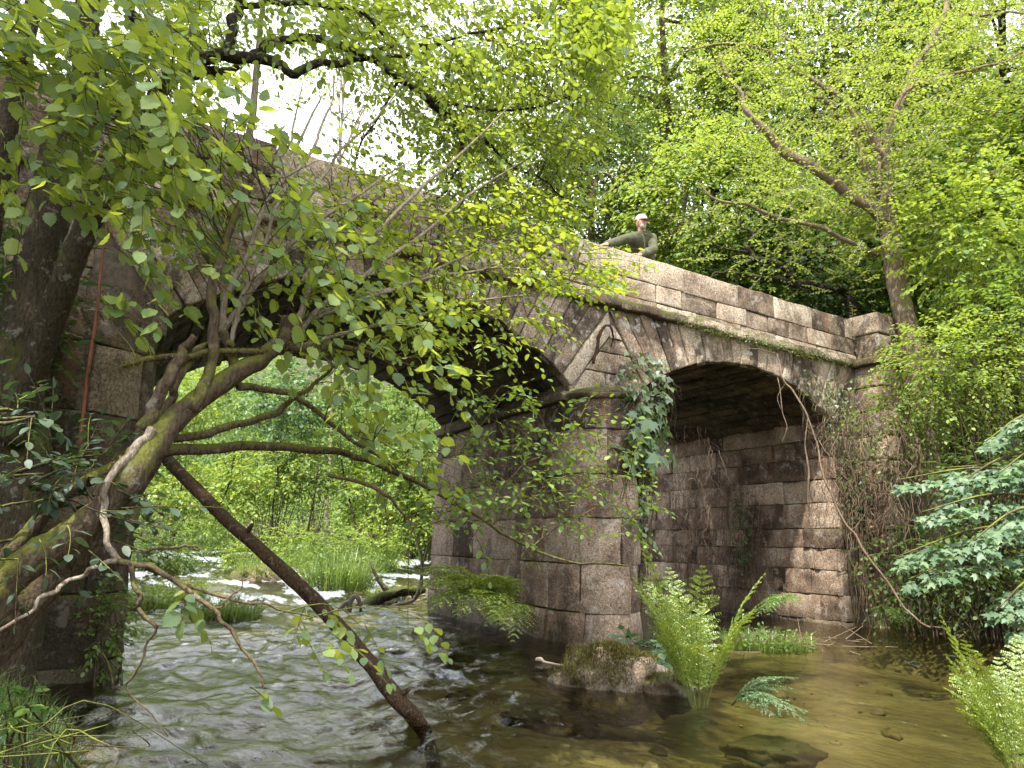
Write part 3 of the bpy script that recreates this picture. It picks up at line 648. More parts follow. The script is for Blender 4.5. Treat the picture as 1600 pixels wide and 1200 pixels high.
def frond(gl, gt, base, dirv, L, npair=13, bip=True, arch=.6, wid=.28, up0=1.2, lf=.026, hz=1.0):
    """fern frond: arching rachis, pairs of pinnae, each a row of leaflets"""
    dirv = unit(np.asarray(dirv, float)); q = np.linspace(0, 1, 12)
    P = base + dirv * (hz * L * (q * .45 + arch * .45 * q ** 2.2))[:, None] + ZU * (L * (up0 * .62 * q - arch * .55 * q ** 2.4))[:, None]
    tubes(gt, P[None], np.linspace(.0035, .001, 12), 3, cap=False)
    tq = np.linspace(.24, .99, npair); C_ = np.stack([np.interp(tq, q, P[:, i]) for i in range(3)], -1); T = unit(np.gradient(C_, axis=0))
    sd = unit(np.cross(T, ZU + .01)); nn = np.cross(sd, T)
    env = np.sin(pi * np.clip((tq - .12) / .92, 0, 1) ** .8) * wid * L
    for sg in (-1, 1):
        D = unit(sd * sg + T * .75 + R.normal(0, .13, (npair, 3)) - ZU * .10)
        if bip:
            k = 9; u = (np.arange(k) + .6) / k; Q = C_[:, None] + D[:, None] * (env[:, None] * u[None])[..., None]; Q[..., 2] -= .15 * env[:, None] * u[None] ** 2
            for s2 in (-1, 1):
                ld = unit(np.cross(D, nn)[:, None] * s2 + D[:, None] * .5 + R.normal(0, .1, (npair, k, 3)))
                sz = lf * .78 * (L / .8) * (1 - .5 * u)[None] * (env / env.max())[:, None] ** .4 * np.ones((npair, k))
                leaves(gl, 'mid', Q, ld, nn[:, None] + R.normal(0, .45, (npair, k, 3)), sz.ravel() * 1.25 * R.uniform(.7, 1.2, sz.size))
        else:
            leaves(gl, 'oval', C_, D, nn + R.normal(0, .1, (npair, 3)), env)
def fern(name, label, px_base, n, L, matl, cat='fern', group=None, base=None, fan=None, up0=1.2, arch=.6, **kw):
    b = np.array(base if base is not None else ground_pt(*px_base), float); e = thing(name, label, cat, b, group); gl = G(); gt = G()
    for i in range(n):
        a = R.uniform(0, 2 * pi) if fan is None else fan[0] + R.uniform(-1, 1) * fan[1]
        rise = up0 * R.uniform(.7, 1.15); ar = arch * R.uniform(.5, 1.45)
        d = np.array([cos(a), sin(a), 0]) * R.uniform(.35, 1.0)
        bb = b + np.array([cos(a), sin(a), 0]) * .05; q = unit(d)
        frond(gl, gt, bb, q, L * R.uniform(.65, 1.1), up0=rise, arch=ar, **kw)
    gl.build('fronds', matl, e); gt.build('stems', BK_fernstem, e); return e
BK_fernstem = plain('fern_stem', (.12, .14, .04), .7, .3, 30)

def tuft(name, label, base, n, L, spread, matl, cat='grass', group=None, lean=.5, wd=.006, rock=0.0, leafy=0, stalks=0):
    e = thing(name, label, cat, base, group); g = G(); base = np.asarray(base, float)
    grass_blades(g, base + [0, 0, -.03], L, n, spread, lean, wd)
    g.build('blades', matl, e)
    if leafy:
        gl = G(); gt = G(); k = leafy; a = R.uniform(0, 2 * pi, k); rr = spread * np.sqrt(R.random(k)); b = base + np.c_[rr * np.cos(a), rr * np.sin(a), np.zeros(k)]
        d = np.c_[np.cos(a) * .35, np.sin(a) * .35, np.ones(k)]; shoots(gl, gt, b, d + R.normal(0, .2, (k, 3)), L * R.uniform(.5, 1.1, k), 9, 'mid', .06 * max(1, L), 0.1, .002 * max(1, L * 1.5)); gl.build('leaves', LF_mid, e); gt.build('stems', BK_fernstem, e)
    if rock:
        gr = G(); th = np.linspace(0, 2 * pi, 17)[:-1]; lv = [(1.1, -.4), (1.15, -.05), (1.0, .25), (.7, .5), (.3, .62), (.01, .64)]
        V = []
        for a_, z in lv:
            q = np.c_[np.cos(th) * a_, np.sin(th) * a_ * .75, np.full(16, z)]; q = q * (1 + .25 * fbm(q[:, 0] * 1.5 + base[0], q[:, 1] * 1.5, q[:, 2] * 1.5 + base[1], 3, 9)[:, None]); V.append(base + q * rock)
        V = np.array(V); idx = np.arange(V.shape[0] * 16).reshape(-1, 16); F = np.stack([idx[:-1], np.roll(idx[:-1], -1, 1), np.roll(idx[1:], -1, 1), idx[1:]], -1).reshape(-1, 4); gr.add(V.reshape(-1, 3), F); gr.build('rock', ST_mossy, e)
    return e

def tree(name, label, base, crown, rad, ns, m, tpl, lsize, srad, lmat, bmat, trunk_r=.16, group=None, cat='tree', lean=(0, 0), nl=14, fill=.45, lump=.35, tilt=.5, seed=0):
    base = np.asarray(base, float); crown = np.asarray(crown, float); rad = np.asarray(rad, float)
    e = thing(name, label, cat, base, group); g = G()
    top = crown + [0, 0, rad[2] * .5]; mid = base * .55 + crown * .45 + np.array([lean[0], lean[1], 0])
    T = limb(g, [base - [0, 0, .3], base * .8 + mid * .2, mid, crown, top], [trunk_r * 1.15, trunk_r, trunk_r * .8, trunk_r * .5, trunk_r * .15], 30, 9, .15, .12, seed); g.build('trunk', bmat, e)
    # centres of the sprays: lumpy shell
    c = unit(R.normal(0, 1, (ns * 3, 3))); rr = fill + (1 - fill) * R.random(ns * 3) ** .6; keep = (vn(c[:, 0] * 2.2 + seed, c[:, 1] * 2.2, c[:, 2] * 2.2) > -lump); c, rr = c[keep][:ns], rr[keep][:ns]
    Cn = crown + c * rr[:, None] * rad * (1 + .22 * vn(c[:, 0] * 3, c[:, 1] * 3 + seed, c[:, 2] * 3))[:, None]
    gl = G(); gt = G(); sprays(gl, gt, Cn, c, srad * R.uniform(.6, 1.25, len(Cn)), m, tpl, lsize, tilt)
    gb = G(); ends = Cn[R.choice(len(Cn), nl)]; st_ = T[R.integers(10, 27, nl)]; q = np.linspace(0, 1, 9)[None, :, None]
    P = st_[:, None] * (1 - q) + ends[:, None] * q; P[..., 2] += (.18 * np.linalg.norm(ends - st_, axis=1))[:, None] * np.sin(pi * q[..., 0]); P += .22 * vn(P[..., 0] * 1.7, P[..., 1] * 1.7, P[..., 2] * 1.7)[..., None] * np.sin(pi * q)
    tubes(gb, P, np.linspace(trunk_r * .38, trunk_r * .07, 9), 6, .1); gb.build('branches', bmat, e)
    gt.build('twigs', bmat, e); gl.build('crown', lmat, e); return e

# ------------------------------------------------------------------ far wood and slopes (one mass)
def scatter_sprays(g, gt, n, box, hrange, m, tpl, lsize, srad, tilt=.6, keepf=None):
    x = R.uniform(box[0], box[1], n); y = R.uniform(box[2], box[3], n)
    if keepf is not None: k = keepf(x, y); x, y = x[k], y[k]
    z = terrain(x, y) + R.uniform(hrange[0], hrange[1], len(x)) * (.6 + .4 * vn(x * .3, y * .3, 2)); c = np.c_[x, y, z]
    out = unit(np.c_[-x * .2, -np.abs(y), np.zeros(len(x))] + R.normal(0, .4, (len(x), 3)))
    sprays(g, gt, c, out, srad * R.uniform(.6, 1.3, len(x)), m, tpl, lsize, tilt)
g = G(); g2 = G(); kc = lambda x, y: vn(x * .45, y * .45, 3) > 0.0; kd = lambda x, y: vn(x * .5, y * .5, 9) > -.25
scatter_sprays(g, None, 2000, (-34, 6, 29, 46), (.1, 4.5), 26, 'far', .17, .75, keepf=kc); scatter_sprays(g2, None, 2300, (-34, 6, 29.5, 50), (.1, 6.5), 30, 'far', .16, .75, keepf=kd)
tag(g2.build('undergrowth', LF_mid), 'mid-green thicket rising on the far bank behind the brighter undergrowth', 'undergrowth', kind='stuff')
tag(g.build('undergrowth', LF_bright), 'mass of bright green undergrowth on the far bank seen through the left arch', 'undergrowth', kind='stuff')
g = G(); scatter_sprays(g, None, 3800, (-60, 30, 44, 70), (1, 9), 22, 'far', .34, 1.8)
tag(g.build('far_wood', LF_mid), 'far woodland on the rising slope behind the river', 'woodland', kind='stuff')
g = G(); kf = lambda x, y: (st(x, y)[0] > 6.0) & (st(x, y)[1] > 1.0)
scatter_sprays(g, None, 7000, (4, 34, 12, 40), (.1, 7.5), 28, 'far', .17, .9, keepf=kf)
kf2 = lambda x, y: (st(x, y)[0] > 7.0) & (st(x, y)[1] > 8.0)
scatter_sprays(g, None, 6500, (5, 38, 20, 44), (6, 21), 28, 'far', .20, 1.1, keepf=kf2)
tag(g.build('hillside_wood', LF_mid), 'dense leafy wood covering the steep hillside behind the bridge', 'woodland', kind='stuff')
g = G(); kf = lambda x, y: (st(x, y)[0] > 5.0) & (st(x, y)[1] < 3.0) & (x > 3)
scatter_sprays(g, None, 1500, (4, 16, 5, 17), (.0, .9), 24, 'mid', .075, .30, .7, keepf=kf)
gb = G(); n = 9000; x = R.uniform(3, 16, n); y = R.uniform(4, 18, n); s, t = st(x, y); k = (s > 4.5) & (s < 9); x, y = x[k], y[k]; grass_blades(gb, np.c_[x, y, terrain(x, y)], .22, len(x), .05, .7, .006)
tag(gb.build('bank_grass', LF_grass), 'rough grass on the steep right bank', 'grass', kind='stuff')
tag(g.build('bank_scrub', LF_mid), 'low leafy scrub on the steep right bank', 'scrub', kind='stuff')

# ------------------------------------------------------------------ trees behind the bridge
def gz(x, y): return float(terrain(np.array(float(x)), np.array(float(y))))
def tree_at(name, label, px, py, Y, rad, ns, m, tpl, ls, sr, lm, bm, tr=.16, off=(0, 0), **kw):
    c = at(px, py, Y); bx, by = c[0] + off[0], c[1] + off[1]; return tree(name, label, (bx, by, gz(bx, by)), c, rad, ns, m, tpl, ls, sr, lm, bm, tr, **kw)
gB = 'trees on the wooded slope behind the bridge'
tree_at('slope_tree', 'tall yellow-green tree left of the man, reaching the top edge by the sky gap', 1040, 60, 21, (3.4, 3, 4.2), 420, 46, 'far', .15, .75, LF_bright, BK_brown, .2, (.4, 1), group=gB, seed=1)
tree_at('slope_tree', 'bright bushy tree directly behind and right of the man', 1110, 330, 17.5, (2.6, 2.2, 2.3), 330, 46, 'far', .13, .6, LF_bright, BK_dark, .12, (.3, .8), group=gB, seed=2)
tree_at('slope_tree', 'broad mid-green tree high behind the leaning riverside tree', 1300, 90, 20, (4, 3, 3.6), 420, 42, 'far', .16, .85, LF_mid, BK_brown, .22, (1, 1), group=gB, seed=3)
tree_at('slope_tree', 'darker tree filling the top right corner', 1560, 60, 17, (3.6, 3, 3.2), 360, 42, 'far', .15, .8, LF_canopy, BK_dark, .2, (1, 1), group=gB, seed=4)
tree_at('slope_tree', 'sunlit sycamore below the top right corner with broad yellowish leaves', 1540, 330, 14.5, (2.6, 2.2, 2.4), 330, 40, 'maple', .15, .6, LF_bright, BK_brown, .13, (.3, .6), group=gB, seed=5)
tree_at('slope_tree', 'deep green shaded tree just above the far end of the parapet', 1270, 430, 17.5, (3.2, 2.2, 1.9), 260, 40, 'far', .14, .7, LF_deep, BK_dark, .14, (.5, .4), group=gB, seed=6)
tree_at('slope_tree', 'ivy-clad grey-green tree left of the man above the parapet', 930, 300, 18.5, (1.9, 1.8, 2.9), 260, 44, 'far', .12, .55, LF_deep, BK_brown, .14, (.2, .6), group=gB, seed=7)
tree_at('slope_tree', 'pale sparse tree rising over the middle of the bridge', 790, 250, 39, (6, 4, 5), 300, 34, 'far', .24, 1.2, LF_bright, BK_pale, .12, (1, 1), group=gB, seed=8, lump=.1)
tree_at('slope_tree', 'thin twiggy tree against the white sky left of centre', 540, 60, 37, (6, 4, 4.6), 150, 26, 'far', .2, 1.3, LF_bright, BK_pale, .10, (.8, 1), group=gB, seed=9, lump=.1, nl=40)
tree_at('slope_tree', 'pale loose tree in the white sky at the top left', 230, 20, 36, (6, 4, 4.6), 240, 30, 'far', .2, 1.3, LF_bright, BK_pale, .10, (.8, 1), group=gB, seed=10, lump=.0, nl=40)
tree_at('slope_tree', 'mid-green tree at the right edge half way up', 1660, 470, 13, (2.0, 2, 1.6), 200, 36, 'far', .13, .5, LF_mid, BK_dark, .12, (.3, .6), group=gB, seed=11)
# twisted bare boughs in the shade above the parapet
e = thing('twisted_tree', 'dark tree with twisted bare boughs in the shade above the right parapet', 'tree', [*at(1335, 480, 15.5)[:2], gz(*at(1335, 480, 15.5)[:2])])
g = G(); b0 = np.array(e.location)
limb(g, np.vstack([[b0 - [0, 0, .2]], pl([(1330, 478, 15.5), (1290, 452, 15.2), (1240, 440, 15), (1225, 418, 15), (1175, 405, 15)])]), [.13, .12, .11, .10, .085, .06], 40, 8, .2, .05)
g.build('trunk', BK_dark, e); g = G()
for k, (L, r) in enumerate([([(1180, 407, 15), (1165, 385, 15), (1178, 368, 15), (1160, 350, 15), (1150, 330, 15)], .06), ([(1240, 440, 15), (1180, 432, 15.1), (1120, 430, 15.3), (1080, 445, 15.4)], .05), ([(1175, 405, 15), (1130, 425, 14.9), (1100, 440, 14.8)], .05), ([(1165, 385, 15), (1210, 375, 15.2), (1230, 362, 15.3)], .035), ([(1172, 395, 15), (1130, 388, 15), (1105, 370, 15)], .035)]):
    limb(g, pl(L), [r, r * .6, r * .25], 24, 6, .2, .05, k)
g.build('branches', BK_dark, e)
g = G(); gt = G(); Bp = np.array([at(R.uniform(1080, 1330), R.uniform(340, 460), R.uniform(14.8, 17)) for _ in range(170)]); shoots(g, gt, Bp, R.normal(0, 1, (170, 3)) + [0, -.3, .0], R.uniform(.3, .6, 170), 12, 'mid', .085, .2, .003); g.build('crown', LF_deep, e); gt.build('twigs', BK_dark, e)

# ------------------------------------------------------------------ riverside tree at the right end of the bridge
b0 = at(1436, 640, 12.2); b0 = np.array([b0[0], b0[1], gz(b0[0], b0[1]) - .1])
e = thing('riverside_tree', 'lichen-spotted leaning tree at the end post with big forked limbs', 'tree', b0)
g = G(); TR = limb(g, np.vstack([[b0], pl([(1432, 600, 12.2), (1424, 540, 12.2), (1405, 450, 12.2), (1385, 340, 12.2), (1378, 280, 12.2), (1372, 230, 12.2), (1350, 190, 12.1)])]), [.25, .21, .185, .165, .15, .115, .09, .05], 60, 12, .10, .03); g.build('trunk', BK_lich, e)
g = G(); LB = []
for k, (L, r) in enumerate([
    ([(1390, 355, 12.2), (1350, 320, 12.1), (1290, 275, 11.9), (1235, 240, 11.8), (1200, 210, 11.7), (1170, 180, 11.6), (1150, 130, 11.6), (1120, 85, 11.5)], [.13, .12, .11, .10, .09, .06, .04, .02]),
    ([(1370, 335, 12.2), (1355, 270, 12.3), (1345, 220, 12.4), (1315, 180, 12.4), (1300, 160, 12.4), (1270, 150, 12.4)], [.10, .09, .085, .08, .05, .02]),
    ([(1372, 395, 12.2), (1330, 378, 12), (1270, 355, 11.8), (1220, 342, 11.7), (1180, 328, 11.6), (1120, 310, 11.5), (1095, 285, 11.5)], [.05, .05, .045, .04, .035, .025, .01]),
    ([(1350, 200, 12.2), (1310, 150, 12.5), (1240, 110, 12.6), (1190, 80, 12.6), (1130, 70, 12.6), (1050, 80, 12.5)], [.06, .055, .05, .04, .03, .01]),
    ([(1378, 280, 12.2), (1400, 180, 12.6), (1430, 110, 12.9), (1470, 30, 13.2), (1480, -60, 13.4)], [.10, .09, .085, .075, .05]),
    ([(1375, 230, 12.2), (1420, 140, 12.2), (1470, 115, 12.1), (1520, 110, 12), (1600, 80, 11.9)], [.06, .05, .04, .035, .02]),
    ([(1440, 90, 12.9), (1500, 30, 12.6), (1560, 20, 12.3), (1620, 30, 12)], [.04, .035, .03, .01]),
    ([(1250, 90, 12.6), (1215, 40, 12.6), (1180, -10, 12.6)], [.035, .03, .02]),
    ([(1385, 345, 12.2), (1385, 260, 11.9), (1350, 215, 11.7)], [.09, .07, .03])]):
    LB.append(limb(g, pl(L), [q_ * .82 for q_ in r], 34, 8, .15, .06, k))
g.build('branches', BK_lich, e)
g = G(); gt = G(); LBa = np.vstack(LB); n = 1500; ii = R.integers(0, len(LBa), n); Bp = LBa[ii] + R.normal(0, 1, (n, 3)) * [.85, .8, .55]
Bp = Bp[Bp[:, 2] > 5.3]; n = len(Bp); d = R.normal(0, 1, (n, 3)) * [1, 1, .35] + [-.25, -.1, .0]; shoots(g, gt, Bp, d, R.uniform(.35, .85, n), 15, 'mid', .064, .25, .0042, njit=.28)
g.build('crown', LF_bright, e); gt.build('twigs', BK_pale, e)

# ------------------------------------------------------------------ overhanging bushes of the right bank
def bush(name, label, ctr, rad, n, k, tpl, ls, lm, L=(.25, .5), cat='bush', njit=.4, group=None, bm=None, droop=.3, outw=1.0, trunk=True, updir=None):
    ctr = np.asarray(ctr, float); rad = np.asarray(rad, float); zb = max(gz(ctr[0], ctr[1]), float(water_z(ctr[0], ctr[1]))); e = thing(name, label, cat, (ctr[0], ctr[1], min(zb, ctr[2])), group)
    c = unit(R.normal(0, 1, (n, 3))); Bp = ctr + c * rad * (R.random((n, 1)) ** .45) * (1 + .25 * vn(c[:, 0] * 3 + ctr[0], c[:, 1] * 3, c[:, 2] * 3))[:, None]
    gl = G(); gt = G(); shoots(gl, gt, Bp, c * outw + R.normal(0, .35, (n, 3)) + [0, 0, -.05], R.uniform(*L, n), k, tpl, ls, droop, .0022, njit=njit, updir=updir)
    gl.build('leaves', lm, e)
    m_ = max(6, n // 14); ii = R.choice(n, m_); root = np.array([ctr[0], ctr[1], min(zb, ctr[2] - rad[2])]) if trunk else ctr + [-rad[0] * 1.2, .1, -rad[2] * .8]; q = np.linspace(0, 1, 8)[None, :, None]; rt = root + R.normal(0, .12, (m_, 3)) * [1, 1, 0]
    P = rt[:, None] * (1 - q) + Bp[ii][:, None] * q + (.15 * rad.mean()) * np.sin(pi * q) * R.normal(0, 1, (m_, 1, 3)); tubes(gt, P, np.linspace(.012, .003, 8), 4, cap=False)
    gt.build('stems', bm or BK_twig, e); return e
bush('bramble', 'pale green bramble thicket spilling over the bank below the leaning tree', at(1510, 580, 10.6), (1.15, .8, .85), 480, 9, 'mid', .068, LF_bright)
bush('bramble', 'bramble and briar tangle hanging over the wall beside the end post', at(1420, 650, 11.0), (.8, .5, .7), 220, 9, 'mid', .06, LF_mid, droop=.6)
bush('sapling', 'bright yellow-green hazel sapling standing right of the leaning trunk', at(1530, 370, 11.4), (1.15, .8, 1.3), 420, 9, 'oval', .10, LF_bright, cat='sapling')
bush('sapling', 'lighter bush above the brambles at the right edge', at(1590, 500, 10.8), (.9, .7, .8), 220, 9, 'oval', .09, LF_mid, cat='sapling')
bush('shrub', 'dark low shrub on the waterline below the sycamore branches', at(1500, 880, 10.6), (1.3, .7, .55), 260, 8, 'oval', .08, LF_deep, cat='shrub')
bush('shrub', 'shaded leafy shrub under the sycamore at the right edge', at(1600, 760, 10.2), (1.1, .6, .8), 240, 8, 'oval', .08, LF_deep, cat='shrub')
# sycamore with broad pale leaves
b0 = at(1690, 900, 8.6); b0 = np.array([b0[0], b0[1], gz(b0[0], b0[1]) - .1]); e = thing('sycamore', 'young sycamore leaning from the right bank with tiers of large blue-green lobed leaves', 'tree', b0)
g = G(); limb(g, [b0, at(1680, 800, 8.6), at(1660, 700, 8.6), at(1680, 560, 8.8)], [.07, .06, .05, .03], 24, 8, .1); g.build('trunk', BK_brown, e)
g = G(); gl = G()
tiers = [(1640, 700, 1480, 770, 8.3, 1.0), (1660, 745, 1400, 750, 8.3, 1.15), (1660, 780, 1440, 800, 8.0, 1.0), (1650, 820, 1400, 870, 7.9, 1.05), (1650, 850, 1420, 905, 7.8, .8), (1660, 900, 1560, 950, 7.5, .7), (1660, 640, 1540, 690, 8.5, .9), (1680, 930, 1590, 985, 7.4, .6), (1650, 790, 1520, 845, 7.6, .9), (1670, 700, 1560, 740, 7.9, .9), (1660, 760, 1480, 730, 8.6, .9), (1660, 650, 1590, 655, 8.0, .8)]
for (x0, y0, x1, y1, Yt, dn) in tiers:
    a_ = at(x0, y0, Yt + .2); b_ = at(x1, y1, Yt); L = limb(g, [a_, a_ * .5 + b_ * .5 + [0, 0, .12], b_], [.02, .014, .006], 16, 5, .1)
    n = int(165 * dn); u = R.random(n) ** .8; P = a_ + (b_ - a_) * u[:, None] + [0, 0, 0]; P[:, 2] += .12 * np.sin(pi * u) - .10; lat = unit(np.cross(b_ - a_, ZU)); wdt = .34 * np.sin(pi * np.clip(.12 + .8 * u, 0, 1)); off = R.uniform(-1, 1, n) * wdt; P = P + lat * off[:, None]; P[:, 2] -= .25 * np.abs(off) + R.normal(0, .025, n)
    d = unit(b_ - a_) * .7 + lat * (off / .3)[:, None] + R.normal(0, .35, (n, 3)) - ZU * .3
    leaves(gl, 'maple', P, d, ZU * 1.0 + np.array([-.25, -.55, 0]) + R.normal(0, .22, (n, 3)), R.uniform(.065, .13, n))
g.build('branches', BK_twig, e); gl.build('leaves', LF_syc, e)
# climbers on the masonry -------------------------------------------------
def climber(name, label, cells, n, tpl, ls, lm, cat='ivy', outn=None, off=.05, stems=40, smat=None, hang=.5):
    """cells: list of (s0,s1,z0,z1) patches on the face; follows the wall"""
    a0 = np.array(cells, float); ar = (a0[:, 1] - a0[:, 0]) * (a0[:, 3] - a0[:, 2]); ii = R.choice(len(a0), n, p=ar / ar.sum()); c = a0[ii]
    s = c[:, 0] + (c[:, 1] - c[:, 0]) * R.beta(1.6, 1.6, n); z = c[:, 2] + (c[:, 3] - c[:, 2]) * R.beta(1.4, 1.4, n); P = outn(s, np.abs(R.normal(0, off, n)) + .02, z)
    nrm = unit(outn(s, np.full(n, 1.0), z) - outn(s, np.zeros(n), z)); e = thing(name, label, cat, P[np.argmin(P[:, 2])])
    g = G(); leaves(g, tpl, P, R.normal(0, .6, (n, 3)) - ZU * .8, nrm + ZU * .7 + R.normal(0, .4, (n, 3)), ls * R.uniform(.6, 1.3, n)); g.build('leaves', lm, e)
    g = G(); k = stems; jj = R.choice(n, k); q = np.linspace(0, 1, 10); L = R.uniform(.3, 1.0, k) * hang * 2
    sw_ = np.cumsum(R.normal(0, .03, (k, 10)), 1); S_ = s[jj][:, None] + sw_; Z_ = z[jj][:, None] - L[:, None] * q[None]; O_ = .03 + np.abs(np.cumsum(R.normal(0, .015, (k, 10)), 1)); tubes(g, outn(S_, O_, Z_), np.linspace(.005, .002, 10), 4, cap=False); g.build('stems', smat or BK_twig, e); return e
fo_ = lambda s, o, z: B(s, -np.asarray(o), z)
nose = lambda s, o, z: B(-.48 + (.55 + np.asarray(o)) * np.sin(s), -(.55 + np.asarray(o)) * np.cos(s), z)
climber('ivy', 'ivy trailing over the mossy cap of the middle pier', [(-.7, .25, 2.85, 3.35), (-.35, .35, 3.2, 3.6)], 170, 'ivy', .085, LF_ivy, outn=lambda s, o, z: B(s, -np.asarray(o) - .50 + .6 * np.clip(z - 3.1, 0, 1), z), off=.08)
climber('sycamore_sprig', 'pale broad-leaved sprig hanging down the nose of the middle pier', [(-.2, 1.4, 2.0, 3.0), (.5, 1.5, 2.3, 2.9)], 150, 'maple', .19, LF_sprig, cat='seedling', outn=nose, off=.12)
climber('ivy', 'ivy curtain hanging in the gap right of the middle pier', [(.02, .34, .9, 3.2), (.1, .4, 1.8, 3.0)], 420, 'ivy', .07, LF_ivy, outn=lambda s, o, z: B(s, .1 - np.asarray(o), z), off=.14, stems=90, hang=1)
climber('ivy', 'thin ivy creeping on the spandrel right of the small arch', [(4.0, 5.1, 2.9, 3.9), (3.5, 4.6, 3.5, 4.0)], 230, 'ivy', .06, LF_ivy, outn=fo_, off=.05, stems=70)
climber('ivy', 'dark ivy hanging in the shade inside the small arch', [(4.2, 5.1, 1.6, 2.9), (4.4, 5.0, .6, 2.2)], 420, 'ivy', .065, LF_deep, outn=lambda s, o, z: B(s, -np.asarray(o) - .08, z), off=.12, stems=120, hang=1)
climber('creeper', 'green creeper and bramble leaves covering the foot of the end post', [(4.5, 6.8, .1, 1.6), (5.0, 6.6, 1.0, 2.3)], 900, 'mid', .06, LF_mid, outn=lambda s, o, z: B(s, -.5 - np.asarray(o), z), off=.22, stems=120, hang=.6, cat='creeper')
climber('weeds', 'small weeds growing along the string course above the small arch', [(.6, 4.9, 4.16, 4.30)], 420, 'mid', .03, LF_mid, outn=lambda s, o, z: B(s, -.14 - np.asarray(o), z), off=.025, stems=110, hang=.08, cat='weeds')
climber('briar', 'brown dead briar and bramble growth over the abutment corner', [(4.4, 5.9, .5, 2.8), (5.1, 6.6, 1.0, 2.4)], 520, 'mid', .055, LF_dry, outn=lambda s, o, z: B(s, -.22 - np.asarray(o), z), off=.2, stems=260, smat=BK_dry, hang=1.0, cat='briar')
inn = lambda s, o, z: B(4.42 - np.asarray(o), s, z)
climber('briar', 'reddish dead creeper covering the shaded abutment wall', [(1.2, 4.2, .3, 2.6)], 300, 'mid', .05, LF_dry, outn=inn, off=.05, stems=200, smat=BK_dry, hang=.9, cat='briar')
climber('ivy', 'green creeper strand on the abutment wall under the small arch', [(1.7, 2.3, .6, 2.2)], 200, 'mid', .06, LF_deep, outn=inn, off=.06, stems=30)
climber('ivy', 'mossy creeper and leaves on the end post base', [(5.3, 6.6, 2.0, 3.7)], 260, 'mid', .05, LF_mid, outn=lambda s, o, z: B(s, -.50 - np.asarray(o), z), off=.06, stems=120, smat=BK_dry)
# long pale root hanging from the string course to the water
g = G()
limb(g, pl([(1215, 553, 10.5), (1222, 590, 10.35), (1240, 612, 10.3), (1262, 650, 10.2), (1275, 690, 10.2), (1282, 730, 10.1), (1300, 775, 10.0), (1325, 820, 9.9), (1352, 862, 9.8), (1385, 905, 9.7), (1410, 945, 9.6), (1440, 975, 9.5), (1468, 978, 9.5)]), [.008, .012, .014, .014, .012, .014, .013, .014, .016, .014, .014, .013, .006], 70, 6, .2, .02)
limb(g, pl([(1215, 553, 10.5), (1180, 545, 10.3), (1150, 548, 10.2)]), [.008, .006, .004], 12, 5)
tag(g.build('hanging_root', BK_dry), 'long pale woody root hanging from the string course down to the water', 'root')
g = G(); limb(g, pl([(1216, 590, 10.5), (1222, 640, 10.4), (1230, 668, 10.4), (1222, 690, 10.4)]), [.007, .007, .006, .003], 20, 5, .2, .02); limb(g, pl([(1220, 640, 10.4), (1215, 620, 10.4), (1226, 600, 10.4)]), [.005, .005, .003], 10, 5)
tag(g.build('hanging_root', BK_dry), 'short looped root dangling under the crown of the small arch', 'root')
g = G(); limb(g, pl([(1262, 655, 10.1), (1258, 690, 10.1), (1264, 740, 10.1), (1262, 790, 10.1)]), [.006, .009, .014, .003], 20, 5, .4, .02)
tag(g.build('hanging_root', BK_dry), 'thin mossy root hanging straight down beside the long pale root', 'root')
gt = G(); n = 150; Bp = np.array([at(R.uniform(1270, 1420), R.uniform(620, 800), R.uniform(9.9, 10.8)) for _ in range(n)]); q = np.linspace(0, 1, 10)
P = Bp[:, None] + np.cumsum(R.normal(0, .045, (n, 10, 3)), 1) - ZU * (R.uniform(.2, .9, (n, 1, 1)) * q[None, :, None]); tubes(gt, P, np.linspace(.006, .002, 10), 4, cap=False)
n = 90; Bp = np.array([at(R.uniform(1055, 1120), R.uniform(660, 800), R.uniform(10.9, 12.0)) for _ in range(n)]); P = Bp[:, None] + np.cumsum(R.normal(0, .03, (n, 10, 3)), 1) - ZU * (R.uniform(.2, .8, (n, 1, 1)) * q[None, :, None]); tubes(gt, P, np.linspace(.005, .002, 10), 4, cap=False)
tag(gt.build('dead_vines', BK_dry), 'tangle of thin brown dead vines draping the masonry of the small arch', 'vines', kind='stuff')
